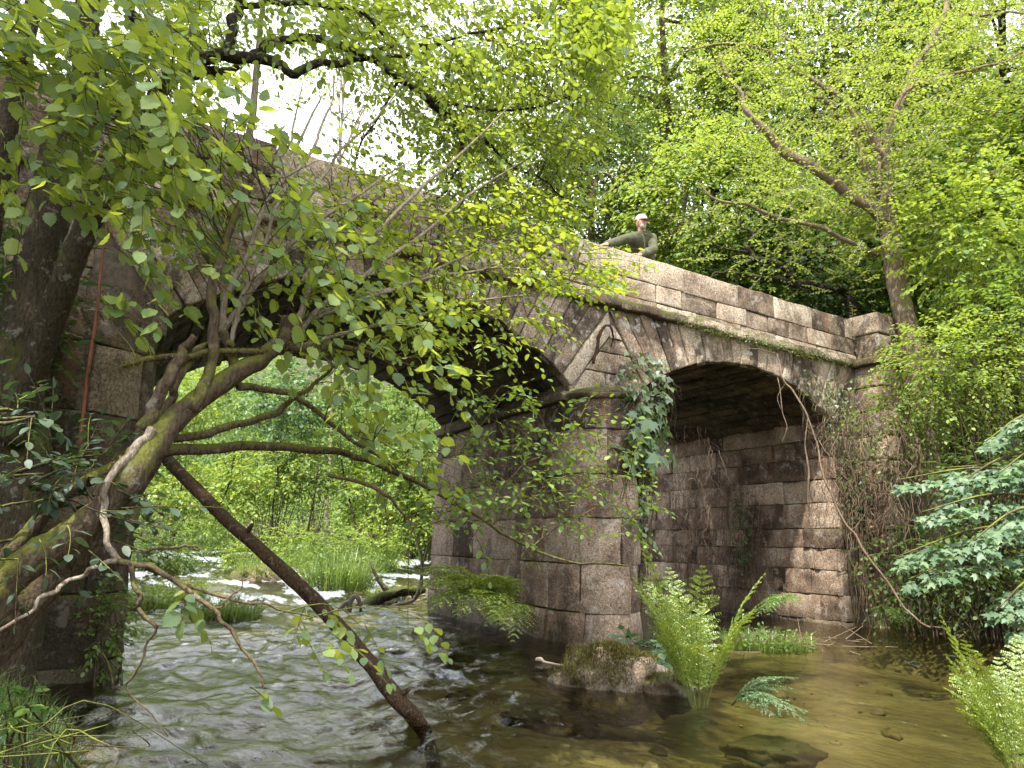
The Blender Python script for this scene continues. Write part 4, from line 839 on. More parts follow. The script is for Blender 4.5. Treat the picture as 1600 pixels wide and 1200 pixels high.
#PART3
# ------------------------------------------------------------------ far bank and islands upstream
g = G(); n = 16000; x = R.uniform(-24, 4, n); y = R.uniform(18, 34, n); k = (terrain(x, y) > water_z(x, y) - .05); x, y = x[k], y[k]; grass_blades(g, np.c_[x, y, terrain(x, y)], .5, len(x), .05, .6, .012)
tag(g.build('reeds', LF_grass), 'tall pale reeds and grass along the far bank', 'reeds', kind='stuff')
gi = 'grassy islands in the rapids'
for (px, py, n_, L_, sp_, rk, leafy, lab) in [
    (215, 950, 420, .30, .42, .28, 10, 'mossy tussock nearest the left pier in the rapids'),
    (278, 938, 380, .34, .36, .25, 14, 'round brownish tussock right of the one by the left pier'),
    (352, 968, 420, .30, .36, .22, 12, 'low leafy tussock nearest the camera in the open rapids'),
    (405, 905, 420, .60, .40, .45, 8, 'grass clump on the dark overhanging rock in mid stream'),
    (255, 892, 420, .45, .60, .20, 26, 'dark green leafy clump left of the narrow white chute'),
    (180, 880, 420, .60, .60, .10, 10, 'clump of tall rushes beside the left pier edge'),
    (345, 862, 380, .50, .80, .10, 26, 'grassy patch at the head of the white chute'),
    (470, 888, 500, .75, .70, .10, 22, 'rush clump behind the leaning log'),
    (530, 920, 650, .80, .55, .10, 26, 'tall leafy rush clump right of the leaning log'),
    (575, 895, 500, .85, .60, .10, 24, 'tall rush clump before the far white water'),
    (620, 868, 420, .75, .80, .10, 26, 'grass clump at the back near the pier'),
    (605, 935, 160, .25, .30, .20, 6, 'small mossy stone by the driftwood')]:
    p = on_water(px, py); tuft('rush_clump', lab, p, int(n_ * .9), L_ * 1.15, sp_ * 1.25, LF_grass, 'rushes', gi, .75, .008, rk * 1.3, leafy * 4)
gS = 'shrubs on the far bank'
for (px, py, r_, mt, lab, ls) in [(515, 885, .6, LF_mid, 'leafy plants crowding the rush clump right of the leaning log', .08), (575, 870, .7, LF_bright, 'bright leafy plants in the rushes left of the middle pier', .09), (630, 850, .7, LF_mid, 'leafy plants at the back of the rapids by the pier', .09),
    (450, 860, .6, LF_bright, 'bright leafy plants behind the leaning log in the rapids', .09), (245, 870, .55, LF_deep, 'dark leafy plants on the islet left of the white chute', .08), (185, 850, .6, LF_mid, 'leafy plants beside the left pier edge upstream', .08), (330, 845, .7, LF_mid, 'leafy plants at the head of the white chute', .09), (385, 870, .35, LF_bright, 'small leafy plant on the dark overhanging rock', .07)]:
    p = on_water(px, py + 25); bush('river_plant', lab, p + [0, 0, r_ * .9], (r_ * 1.5, r_ * .7, r_ * 1.0), 230, 9, 'mid', ls, mt, (.2, .45), 'plant', group='leafy plants in the rapids')
for (px, py, rx, rz, mt, lab, ls) in [
    (240, 690, 1.9, 1.2, LF_mid, 'pale shrub on the far bank just right of the left pier', .16), (310, 770, 2.0, 1.0, LF_bright, 'bright spreading shrub low on the far bank left of the log', .17),
    (420, 740, 1.6, 1.1, LF_bright, 'yellow-green shrub on the far bank behind the leaning log', .16), (500, 700, 1.7, 1.4, LF_mid, 'mid-green bush in the middle of the far bank', .15),
    (590, 760, 1.8, 1.2, LF_bright, 'bright maple-leaved bush left of the middle pier', .19), (650, 700, 1.4, 1.5, LF_mid, 'upright bush close to the middle pier on the far bank', .15),
    (450, 620, 2.2, 1.4, LF_syc, 'blue-green bush high on the far bank under the arch', .17), (300, 610, 2.2, 1.4, LF_bright, 'pale yellow bush high on the far bank at the left', .16), (600, 630, 2.0, 1.4, LF_mid, 'leafy bush high on the far bank near the arch foot', .16), (680, 800, 1.2, .9, LF_bright, 'low bright bush at the water behind the middle pier', .16)]:
    Yb = 27.5; c = at(px, py, Yb)
    zg = gz(c[0], c[1]); 
    bush('bank_shrub', lab, c, (rx, .9, rz), 240, 9, 'maple' if ls > .18 else 'mid', ls, mt, (.35, .8), 'shrub', group=gS)
gt = G()
for k, (px, py, h_) in enumerate([(420, 845, 190), (640, 860, 110), (480, 850, 160), (560, 840, 220), (330, 830, 120), (230, 830, 160)]):
    p = on_water(px, py) if py > 855 else at(px, py, 27); top = at(px + R.uniform(-30, 40), py - h_, 27)
    e = thing('thin_sapling', ['slender twiggy sapling left of centre on the far bank', 'thin dark stem leaning by the driftwood', 'thin bare stem behind the leaning log', 'tall thin sapling in the middle of the arch view', 'thin stem at the head of the chute', 'thin sapling near the left pier edge'][k], 'sapling', p, 'thin saplings on the far bank')
    g = G(); T = limb(g, [p, p * .5 + top * .5 + R.normal(0, .15, 3), top], [.045, .03, .01], 16, 5, .1, .05, k)
    for j in range(9):
        b = T[R.integers(4, 15)]; limb(g, [b, b + R.normal(0, .3, 3) + [0, 0, .3], b + R.normal(0, .5, 3) + [0, 0, .8]], [.016, .01, .004], 8, 4, cap if False else 0)
    g.build('stem', BK_dark, e)

# ------------------------------------------------------------------ leaning dead log, driftwood, sticks
lb = on_water(666, 1142)
g = G(); T = limb(g, [at(130, 582, 7.4), at(178, 627, 7.1), at(245, 700, 6.5), at(330, 788, 5.9), at(400, 853, 5.5), at(500, 948, 5.2), at(585, 1045, 4.8), at(628, 1100, 4.6), lb + [0, 0, -.02], lb + [.12, -.2, -.3]], [.054, .053, .051, .049, .047, .050, .049, .048, .046, .035], 80, 14, .08, .006)
for f, d in ((.42, (.1, -.1, .1)), (.55, (-.08, -.1, .08)), (.75, (.12, -.05, .05)), (.9, (-.06, -.1, -.1))):
    b = T[int(f * 79)]; limb(g, [b, b + np.array(d) * .55, b + np.array(d) * .75 + [0, 0, .01]], [.026, .018, .012], 6, 6, .2)
tag(g.build('fallen_log', BK_log), 'long brown dead log leaning from behind the left pier down into the river', 'log')
g = G(); a_ = on_water(560, 948); b_ = on_water(660, 932); limb(g, [a_ + [0, 0, -.05], a_ * .5 + b_ * .5 + [0, 0, .14], b_ + [0, 0, .12]], [.10, .10, .08], 20, 10, .2, .02)
c_ = on_water(607, 940); limb(g, [c_ + [0, 0, .15], c_ + [-.25, 0, .45], c_ + [-.42, .1, .75]], [.06, .04, .015], 12, 7, .2); limb(g, [c_ + [0, 0, .1], c_ + [.35, -.1, .25], c_ + [.5, -.1, .02]], [.04, .03, .015], 12, 7, .2)
tag(g.build('driftwood_log', BK_dark), 'dark driftwood log lying in the water left of the middle pier', 'driftwood')
g = G(); c_ = on_water(655, 948); limb(g, [c_ + [-.5, 0, 0], c_ + [-.15, 0, .08], c_ + [0, 0, .3], c_ + [.02, 0, .7], c_ + [-.1, 0, 1.1], c_ + [-.28, 0, 1.5]], [.02, .035, .04, .03, .02, .01], 26, 7, .2, .03); limb(g, [c_ + [.02, 0, .7], c_ + [.1, 0, 1.1], c_ + [.05, 0, 1.4]], [.02, .014, .006], 10, 5)
tag(g.build('dead_sapling', BK_pale), 'bleached crooked dead stem standing by the driftwood', 'branch')
g = G(); c_ = on_water(545, 955); limb(g, [c_, c_ + [.02, 0, .18], c_ + [.12, 0, .22], c_ + [.2, 0, .02]], [.04, .045, .04, .02], 14, 7, .2); limb(g, [c_ + [-.2, 0, -.02], c_ + [-.08, 0, .1], c_ + [.02, 0, .18]], [.03, .035, .03], 10, 7, .2)
tag(g.build('driftwood_root', BK_pale), 'small arched bleached root poking from the river left of the driftwood log', 'driftwood')
g = G(); a_ = on_water(838, 1036); b_ = on_water(905, 1047); limb(g, [a_ + [0, 0, .03], a_ + (b_ - a_) * .12 + [0, 0, .035], a_ + (b_ - a_) * .25 + [0, 0, .02], b_ + [0, 0, .02]], [.018, .022, .010, .006], 16, 7, .2)
tag(g.build('bleached_stick', plain('bleached_wood', (.62, .50, .38), .8, .15)), 'bleached white stick floating left of the mossy boulder', 'stick')

# ------------------------------------------------------------------ mossy boulder and plants by it
def rock(name, label, ctr, rad, mat, seed=0, sq=2.0):
    nth, nph = 40, 26; th = np.linspace(0, 2 * pi, nth, endpoint=False); ph = np.linspace(0.02, pi - .02, nph); PH, TH_ = np.meshgrid(ph, th, indexing='ij')
    d = np.stack([np.sin(PH) * np.cos(TH_), np.sin(PH) * np.sin(TH_), np.cos(PH)], -1); q = 1 + .28 * fbm(d[..., 0] * 1.6 + seed, d[..., 1] * 1.6, d[..., 2] * 1.6, 4, 5)
    V = ctr + d * q[..., None] * np.array(rad); idx = np.arange(nth * nph).reshape(nph, nth); F = np.stack([idx[:-1], idx[1:], np.roll(idx[1:], -1, 1), np.roll(idx[:-1], -1, 1)], -1).reshape(-1, 4); g = G(); g.add(V.reshape(-1, 3), F, .5); return g, V, d
bc = on_water(962, 1078) + [0, .15, .02]; e = thing('boulder', 'mossy boulder with a bare pale end, midstream in front of the middle pier', 'boulder', bc)
ST_boul = stone_mat('boulder_stone', mid=(.40, .31, .24), lite=(.58, .47, .38), lich=.4, stain=.2, moss=-.6)
g, V, d = rock('', '', bc, (.44, .32, .27), None, 3.3); g.build('stone', ST_boul, e)
g = G(); Vf = V.reshape(-1, 3); k = (Vf[:, 2] > .06) & ((Vf[:, 0] < bc[0] + .12) | (Vf[:, 2] > .23)); Vk = Vf[k]; n = 16000; P = Vk[R.integers(0, len(Vk), n)] + R.normal(0, .02, (n, 3)); grass_blades(g, P, .032, n, .004, 1.0, .003); g.build('moss', LF_moss, e)
bc2 = on_water(1045, 1085) + [0, .1, 0]; e = thing('tussock', 'brown mossy root tussock at the foot of the tall ferns', 'tussock', bc2); g, V, d = rock('', '', bc2, (.22, .22, .16), None, 9.1); g.build('root_mass', ST_mossy, e); g = G(); grass_blades(g, bc2 + [0, 0, .08], .10, 900, .20, .8, .003); g.build('moss', LF_moss, e)
bush('broad_leaf_plant', 'broad-leaved pale plant growing behind the mossy boulder', on_water(1010, 1055) + [0, .45, .16], (.26, .12, .10), 26, 5, 'maple', .13, LF_syc, (.08, .16), 'plant', droop=.1)
bush('broad_leaf_plant', 'broad-leaved plant at the foot of the tall ferns', on_water(1075, 1075) + [0, .3, .12], (.18, .12, .12), 18, 5, 'oval', .11, LF_syc, (.08, .16), 'plant', droop=.1)
p = on_water(1092, 1108)
fern('royal_fern', 'tall light-green ferns standing in the stream right of the mossy boulder', None, 24, 1.18, LF_fern, 'fern', base=p, up0=1.5, arch=.34, npair=15, wid=.14, hz=.55, lf=.019)
fern('royal_fern', 'lower blue-green fern arching over the water at the foot of the tall ferns', None, 9, .62, LF_syc, 'fern', base=on_water(1135, 1100), up0=.95, arch=.8, fan=(-.4, .9), npair=14, wid=.2)
fern('royal_fern', 'yellowish upright ferns growing at the bottom right corner', None, 24, .95, LF_fern, 'fern', base=np.array([*at(1605, 1230, 3.9)[:2], .0]), up0=1.5, arch=.28, npair=16, wid=.13, hz=.5, lf=.018)
rb, V, d = rock('', '', np.array([*at(1590, 1230, 3.7)[:2], -.12]), (.4, .35, .22), None, 4.4); tag(rb.build('rock', ST_mossy), 'low rock under the bottom right ferns', 'rock')
fern('royal_fern', 'bright green fern fanning out from the foot of the middle pier', None, 24, 1.55, LF_fern, 'fern', base=B(-1.15, 1.2, .30), up0=.95, arch=.7, fan=(pi * 1.12, 1.1), npair=14, wid=.26, lf=.026)
fern('royal_fern', 'small bright fern lower on the waterline beside the middle pier', None, 10, 1.0, LF_fern, 'fern', base=B(-1.2, .6, .3), up0=.7, arch=.8, fan=(pi * 1.25, .8), npair=13, wid=.28, lf=.026)
fern('fern', 'green fern hanging from the foot of the abutment wall', None, 9, .75, LF_fernb, 'fern', base=B(4.25, 1.0, .35), up0=.6, arch=.9, fan=(pi * 1.2, 1.0), npair=13, wid=.3)
fern('fern', 'bushy fern between the middle pier and the small arch', None, 12, .9, LF_mid, 'fern', base=B(3.6, 3.4, .25), up0=1.0, arch=.7, npair=13, wid=.3)
fern('fern', 'small fern at the water edge left of the hanging root', None, 8, .6, LF_fernb, 'fern', base=B(4.7, -.7, .3), up0=.6, arch=.9, fan=(pi * 1.3, 1.0), npair=13, wid=.3)
fern('hanging_fern', 'dark fern hanging on the shaded bridge face above the left pier', None, 16, .85, LF_deep, 'fern', base=B(-5.6, -.1, 3.75), up0=.3, arch=1.1, fan=(-.5, 1.4), npair=14, wid=.22)
# flotsam and weeds between the ferns and the abutment
p = on_water(1195, 1010); tuft('debris_island', 'bank of weeds and brown twigs in the stream behind the tall ferns', p, 900, .22, .55, LF_grass, 'weeds', None, .7, .005, .0, 30)
gt = G(); n = 70; q = np.linspace(0, 1, 6); b = p + R.normal(0, 1, (n, 3)) * [.5, .25, .03] + [.15, 0, .05]; dd_ = R.normal(0, 1, (n, 3)) * [1, .6, .25]; P = b[:, None] + unit(dd_)[:, None] * (R.uniform(.15, .5, (n, 1, 1)) * q[None, :, None]); tubes(gt, P, np.linspace(.007, .003, 6), 4, cap=False)
tag(gt.build('driftwood_twigs', BK_dry), 'brown broken twigs heaped on the weedy bank behind the tall ferns', 'twigs', kind='stuff')
for (px, py, n_, L_, sp_, lab) in [(1240, 955, 500, .25, .5, 'low weeds at the foot of the abutment wall'), (1360, 965, 500, .22, .6, 'green weeds along the waterline under the briars'), (1445, 985, 350, .2, .5, 'grass on the waterline where the pale root ends')]:
    tuft('weeds', lab, on_water(px, py) + [0, 0, .05], n_, L_, sp_, LF_mid, 'weeds', None, .7, .006, 0, 30)
# submerged stones seen through the water
for k, (px, py, r_, lab) in enumerate([(1215, 1120, (.34, .18, .10), 'dark sunken rock right of the tall ferns'), (870, 1075, (.42, .22, .13), 'sunken dark rock left of the mossy boulder')]):
    c = on_water(px, py) + [0, .2, -.28]; gk, V, d = rock('', '', c, r_, None, k * 2.7); tag(gk.build('sunken_rock', ST_dark), lab, 'rock')

# ------------------------------------------------------------------ left bank foreground
g = G(); n = 14000; x = R.uniform(-4.2, -1.2, n); y = R.uniform(1.8, 7.0, n); zz_ = terrain(x, y); k = (zz_ > -.02) & (vn(x * 2, y * 2, 4) > -.6); x, y, zz_ = x[k], y[k], zz_[k]; grass_blades(g, np.c_[x, y, zz_], .20, len(x), .03, .8, .0035)
tag(g.build('grass', LF_deep), 'grass on the near left bank at the foot of the left pier', 'grass', kind='stuff')
g = G()
for k in range(16):
    b = at(R.uniform(-20, 170), R.uniform(1130, 1195), R.uniform(2.6, 3.4)); b[2] = max(b[2], gz(b[0], b[1])) + .02; limb(g, [b, b + R.normal(0, .12, 3) * [1, 1, .3], b + R.normal(0, .28, 3) * [1, 1, .3]], [.003, .0025, .0012], 8, 5, .2)
tag(g.build('dead_twigs', BK_twig), 'lichen-covered dead twigs lying on the near left bank', 'twigs', kind='stuff')
bush('bank_plant', 'small bright plant low on the left bank', at(40, 1110, 3.3), (.10, .08, .08), 10, 6, 'oval', .06, LF_fernb, (.05, .1), 'plant')
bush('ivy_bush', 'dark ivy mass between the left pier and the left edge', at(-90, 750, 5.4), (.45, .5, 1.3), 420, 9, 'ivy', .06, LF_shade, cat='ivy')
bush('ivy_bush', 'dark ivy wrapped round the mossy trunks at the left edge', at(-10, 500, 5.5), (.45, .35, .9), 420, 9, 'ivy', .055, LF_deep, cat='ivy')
bush('waterside_plant', 'leafy stems growing between the left pier and the water', at(168, 985, 5.9), (.06, .15, .40), 60, 8, 'oval', .045, LF_mid, (.1, .25), 'plant')
bush('elder_shrub', 'grey-green shrub leaves catching light at the left edge below the mossy trunk', at(40, 790, 2.9), (.40, .35, .28), 60, 7, 'oval', .055, LF_shade, (.15, .32), 'shrub', droop=.15, njit=.25, trunk=False)
bush('elder_shrub', 'sprig of pale grey leaves against the dark pier at the left edge', at(30, 640, 2.7), (.16, .1, .06), 9, 6, 'oval', .065, LF_shade, (.1, .2), 'shrub', droop=.1, njit=.25, trunk=False)
bush('elder_shrub', 'grey-green leaves over the mossy trunk left of the pale drooping branch', at(110, 735, 3.1), (.22, .15, .08), 22, 6, 'oval', .055, LF_shade, (.1, .22), 'shrub', droop=.1, njit=.25, trunk=False)
# reddish climbing stem up the left pier
g = G(); L = limb(g, pl([(125, 700, 5.2), (135, 600, 5.2), (150, 500, 5.2), (158, 420, 5.2), (168, 330, 5.2), (170, 290, 5.2)]), [.016, .014, .012, .010, .008, .004], 40, 6, .15)
e = thing('young_climber', 'straight reddish stem climbing in front of the left pier with paired leaves', 'climber', L[0]); g.build('stem', plain('red_stem', (.16, .06, .03), .7), e)
g = G(); P = L[[4, 9, 13, 17, 21, 26, 31, 35]]; P = np.repeat(P, 2, 0); d = np.tile([[1, 0, -.1], [-1, 0, -.1]], (8, 1)); leaves(g, 'oval', P, d + R.normal(0, .12, (16, 3)), ZU + R.normal(0, .2, (16, 3)), R.uniform(.08, .15, 16)); g.build('leaves', LF_shade, e)

# ------------------------------------------------------------------ big overhanging tree at the left (mossy trunks, dark boughs)
b0 = at(40, 900, 5.2); b0 = np.array([b0[0], b0[1], gz(b0[0], b0[1]) - .1]); OT = thing('overhanging_tree', 'large dark mossy tree at the left edge with boughs arching overhead', 'tree', b0)
g = G()
limb(g, np.vstack([[b0], pl([(35, 760, 5.2), (30, 620, 5.2), (50, 450, 5.2), (72, 320, 5.1), (100, 200, 5.0), (135, 90, 4.9), (150, -40, 4.8)])]), [.19, .17, .16, .155, .14, .11, .09, .08], 60, 14, .14, .03); g.build('trunk', BK_oldm, OT)
g = G(); limb(g, pl([(20, 690, 5.0), (45, 590, 4.9), (88, 480, 4.8), (128, 370, 4.7), (170, 290, 4.6), (215, 215, 4.5), (243, 152, 4.4), (272, 124, 4.3)]), [.10, .09, .085, .08, .07, .06, .05, .045], 50, 12, .16, .02)
limb(g, pl([(-30, 420, 4.0), (5, 230, 3.9), (30, 110, 3.8), (62, -30, 3.7)]), [.07, .06, .05, .045], 30, 10, .12); g.build('leaning_stem', BK_oldm, OT)
g = G(); OB = []
D = [([(243, 152, 4.4), (272, 122, 4.3), (310, 96, 4.3), (360, 85, 4.3), (400, 88, 4.4), (440, 105, 4.5), (458, 114, 4.5), (492, 101, 4.6), (530, 99, 4.7), (565, 88, 4.8), (620, 70, 4.9)], [.05, .048, .045, .045, .040, .034, .032, .028, .026, .022, .012]),
     ([(272, 122, 4.3), (258, 95, 4.3), (240, 70, 4.2), (215, 30, 4.1), (195, -30, 4.0)], [.038, .034, .030, .030, .03]),
     ([(358, 84, 4.3), (362, 50, 4.3), (372, 20, 4.3), (385, -30, 4.2)], [.034, .032, .032, .030]),
     ([(372, 6, 4.3), (430, 4, 4.3), (490, 6, 4.4), (560, 20, 4.5), (600, 60, 4.7)], [.022, .020, .018, .014, .008]),
     ([(398, 88, 4.4), (420, 70, 4.4), (455, 59, 4.5), (500, 65, 4.6), (545, 76, 4.7), (590, 96, 4.8), (625, 122, 4.9), (670, 158, 5.0), (710, 190, 5.1), (760, 222, 5.2), (790, 250, 5.3)], [.03, .03, .028, .026, .026, .026, .028, .028, .024, .016, .008]),
     ([(290, 122, 4.35), (330, 113, 4.4), (352, 110, 4.5), (372, 106, 4.6)], [.034, .036, .034, .015]),
     ([(590, 96, 4.8), (640, 80, 4.9), (700, 60, 5.0), (760, 50, 5.1), (830, 30, 5.2), (880, 5, 5.3)], [.016, .014, .012, .010, .008, .004]),
     ([(670, 158, 5.0), (720, 165, 5.1), (790, 170, 5.2), (850, 165, 5.3), (900, 150, 5.4), (960, 165, 5.5)], [.014, .012, .010, .008, .006, .003]),
     ([(710, 190, 5.1), (720, 240, 5.2), (700, 290, 5.2), (670, 330, 5.3)], [.014, .011, .008, .003]),
     ([(760, 222, 5.2), (800, 262, 5.3), (860, 290, 5.4), (910, 330, 5.5)], [.012, .010, .007, .003]),
     ([(625, 122, 4.9), (600, 170, 5.0), (560, 230, 5.0), (540, 300, 5.1)], [.012, .010, .007, .003]),
     ([(0, 70, 3.2), (60, 110, 3.2), (130, 150, 3.1), (180, 170, 3.1), (250, 200, 3.1), (330, 260, 3.1)], [.010, .009, .008, .007, .005, .003]),
     ([(150, -40, 4.8), (300, -120, 4.4), (520, -160, 4.4), (760, -120, 4.6), (900, -60, 4.8)], [.07, .06, .05, .035, .015])]
for k, (L, r) in enumerate(D): OB.append(limb(g, pl(L), r, 44, 9, .16, .022, k))
# boughs above the frame that carry the added shading crown
CB = [([(-4.6, 5.0, 5.5), (-4.2, 4.2, 7.2), (-3.0, 3.2, 8.4), (-1.0, 2.6, 8.9)], [.15, .12, .08, .03]), ([(-4.3, 4.6, 6.6), (-5.2, 3.0, 8.2), (-5.0, .5, 9.0)], [.11, .08, .03]), ([(-4.2, 4.2, 7.2), (-2.6, 5.0, 8.6), (-1.6, 5.6, 9.2)], [.09, .06, .03])]
for k, (L, r) in enumerate(CB): limb(g, L, r, 24, 8, .15, .05, 20 + k)
g.build('branches', BK_dark, OT)
OBa = np.vstack(OB[:11])
def connect(gt, base, src, frac, r=.0035, maxd=1.6):
    k = R.random(len(base)) < frac; b = base[k]; out = []
    for p in b:
        d = np.linalg.norm(src - p, axis=1); j = np.argsort(d)[R.integers(0, 12)]
        if d[j] < maxd: out.append((src[j], p))
    if not out: return
    a = np.array([o[0] for o in out]); b = np.array([o[1] for o in out]); q = np.linspace(0, 1, 8)[None, :, None]
    P = a[:, None] * (1 - q) + b[:, None] * q; L = np.linalg.norm(b - a, axis=1)[:, None]; P[..., 2] += .12 * L * np.sin(pi * q[..., 0]) * R.normal(.5, .6, (len(a), 1)); P += (.06 * L)[..., None] * vn(P[..., 0] * 5, P[..., 1] * 5, P[..., 2] * 5)[..., None]
    tubes(gt, P, np.linspace(r, r * .4, 8), 4, cap=False)
def region(gl, gt, src, cells, tpl, kk, dirb, droop, spread=.9, njit=.4, tr=.0016, conn=.5):
    for (x0, y0, x1, y1, Y, dY, n, size, Ls) in cells:
        u, v = R.random(n), R.random(n); px = x0 + (x1 - x0) * u; py = y0 + (y1 - y0) * v; Yv = Y + R.normal(0, dY, n)
        Bp = np.array([at(a, b, max(2.5, c)) for a, b, c in zip(px, py, Yv)]); d = np.array(dirb) + R.normal(0, .45, (n, 3))
        shoots(gl, gt, Bp, d, Ls * R.uniform(.6, 1.3, n), kk, tpl, size, droop, tr, spread, njit)
        if conn > 0: connect(gt, Bp, src, conn, r=max(.003, size * .05))
gl = G(); gt = G()
region(gl, gt, OBa, [(520, -20, 950, 110, 5.2, .6, 330, .055, .34), (600, 60, 930, 240, 5.4, .6, 380, .050, .34), (680, 200, 900, 330, 5.6, .5, 200, .048, .32), (560, 120, 700, 260, 5.2, .5, 60, .048, .3), (440, -20, 600, 60, 4.7, .5, 50, .055, .3), (870, -20, 960, 60, 5.0, .4, 70, .075, .3), (690, 300, 900, 380, 5.8, .4, 110, .05, .3)], 'oval', 12, (.55, -.1, -.25), .3)
region(gl, gt, OBa, [(250, -30, 520, 70, 4.4, .5, 95, .052, .3), (120, -20, 310, 130, 3.9, .5, 90, .058, .3)], 'oval', 8, (.4, 0, -.3), .4)
gl.build('crown', LF_canopy, OT); gt.build('twigs', BK_twig, OT)
# unseen crown added overhead, shaped to shade the bridge's left half and the middle pier
gl = G(); n = 620; c = np.c_[R.uniform(-9, -2.2, n), R.uniform(-.5, 6.6, n), np.zeros(n)]; c[:90, 0] = R.uniform(-1.7, .3, 90); c[:90, 1] = R.uniform(4.5, 6.4, 90); c[:, 2] = 8.6 + .9 * R.normal(0, 1, n) + .5 * np.sin(c[:, 0]); c = c[vn(c[:, 0] * .9, c[:, 1] * .9, 3) > -.58]
c = c[c[:, 2] > 1.1 + 1.02 * np.hypot(c[:, 1], c[:, 0] * .4) + .3]
sprays(gl, None, c, unit(R.normal(0, 1, (len(c), 3))), .8, 66, 'mid', .115, .3); gl.build('shade_crown', LF_canopy, OT)

# ------------------------------------------------------------------ leaning hazel in the foreground
b0 = at(-60, 1010, 2.9); HZ = thing('hazel_tree', 'leaning moss-covered hazel in the left foreground with many thin stems and broad leaves', 'tree', (b0[0], b0[1], gz(b0[0], b0[1])))
g = G()
limb(g, np.vstack([[np.array([b0[0] - .25, b0[1], gz(b0[0], b0[1]) - .1])], pl([(-50, 985, 2.9), (10, 905, 2.95), (80, 855, 3.0), (150, 800, 3.05), (205, 745, 3.1), (240, 690, 3.2), (280, 650, 3.3), (330, 610, 3.4), (390, 570, 3.5), (430, 543, 3.6), (448, 520, 3.65), (449, 492, 3.65)])]), [.10, .09, .070, .062, .060, .064, .062, .054, .048, .045, .042, .038, .032], 90, 16, .13, .012)
g.build('trunk', BK_moss, HZ); g = G()
limb(g, pl([(-50, 900, 3.1), (20, 860, 3.1), (80, 790, 3.15), (140, 750, 3.15), (200, 718, 3.2)]), [.04, .035, .03, .028, .024], 30, 9, .15); 
limb(g, pl([(-40, 1060, 3.2), (60, 925, 3.2), (130, 850, 3.25), (200, 765, 3.3), (245, 700, 3.35)]), [.07, .065, .062, .058, .04], 40, 12, .15, .01)
g.build('lower_stem', BK_moss, HZ)
HB = []
def stems(name, mat, L, k0=0, sides=8, rough=.12, wig=.012):
    g = G()
    for k, (p, r) in enumerate(L): HB.append(limb(g, pl(p), r, 40, sides, rough, wig, k + k0))
    g.build(name, mat, HZ)
stems('mossy_branches', BK_moss, [
    ([(190, 722, 3.15), (245, 708, 3.3), (300, 702, 3.5), (400, 697, 3.8), (470, 700, 4.0), (530, 706, 4.2), (580, 722, 4.3), (640, 748, 4.4), (700, 782, 4.5), (770, 822, 4.6), (830, 855, 4.6), (900, 877, 4.6), (985, 884, 4.6)], [.03, .028, .026, .024, .022, .020, .018, .016, .013, .011, .009, .006, .003]),
    ([(275, 684, 3.4), (330, 675, 3.5), (380, 662, 3.6), (430, 642, 3.7), (470, 615, 3.8), (505, 590, 3.9), (537, 562, 3.9)], [.020, .020, .018, .016, .013, .009, .004]),
    ([(375, 603, 3.5), (420, 608, 3.6), (460, 620, 3.7), (495, 642, 3.8), (540, 682, 3.9), (590, 712, 4.0), (640, 748, 4.2)], [.020, .017, .015, .012, .010, .008, .004]),
    ([(192, 572, 3.2), (225, 562, 3.2), (290, 558, 3.3), (330, 547, 3.4), (400, 549, 3.5), (440, 540, 3.6)], [.010, .014, .015, .016, .016, .02]),
    ([(445, 540, 3.6), (480, 547, 3.7), (515, 540, 3.8), (560, 546, 3.9), (620, 560, 4.0), (700, 540, 4.3)], [.026, .022, .019, .014, .008, .003]),
    ([(372, 590, 3.5), (362, 565, 3.5), (355, 540, 3.5), (345, 520, 3.5)], [.030, .027, .025, .024]),
    ([(300, 640, 3.3), (320, 600, 3.35), (332, 560, 3.4), (333, 500, 3.4), (335, 440, 3.4), (352, 380, 3.45), (372, 330, 3.5), (400, 270, 3.6)], [.030, .028, .026, .025, .026, .022, .018, .01]),
    ([(225, 668, 3.2), (245, 630, 3.2), (266, 590, 3.2), (285, 550, 3.3), (302, 527, 3.3)], [.034, .032, .028, .024, .016]),
    ([(243, 668, 3.25), (262, 630, 3.3), (276, 596, 3.3), (294, 568, 3.35), (318, 543, 3.4), (345, 530, 3.5)], [.024, .020, .020, .018, .017, .012])], 40)
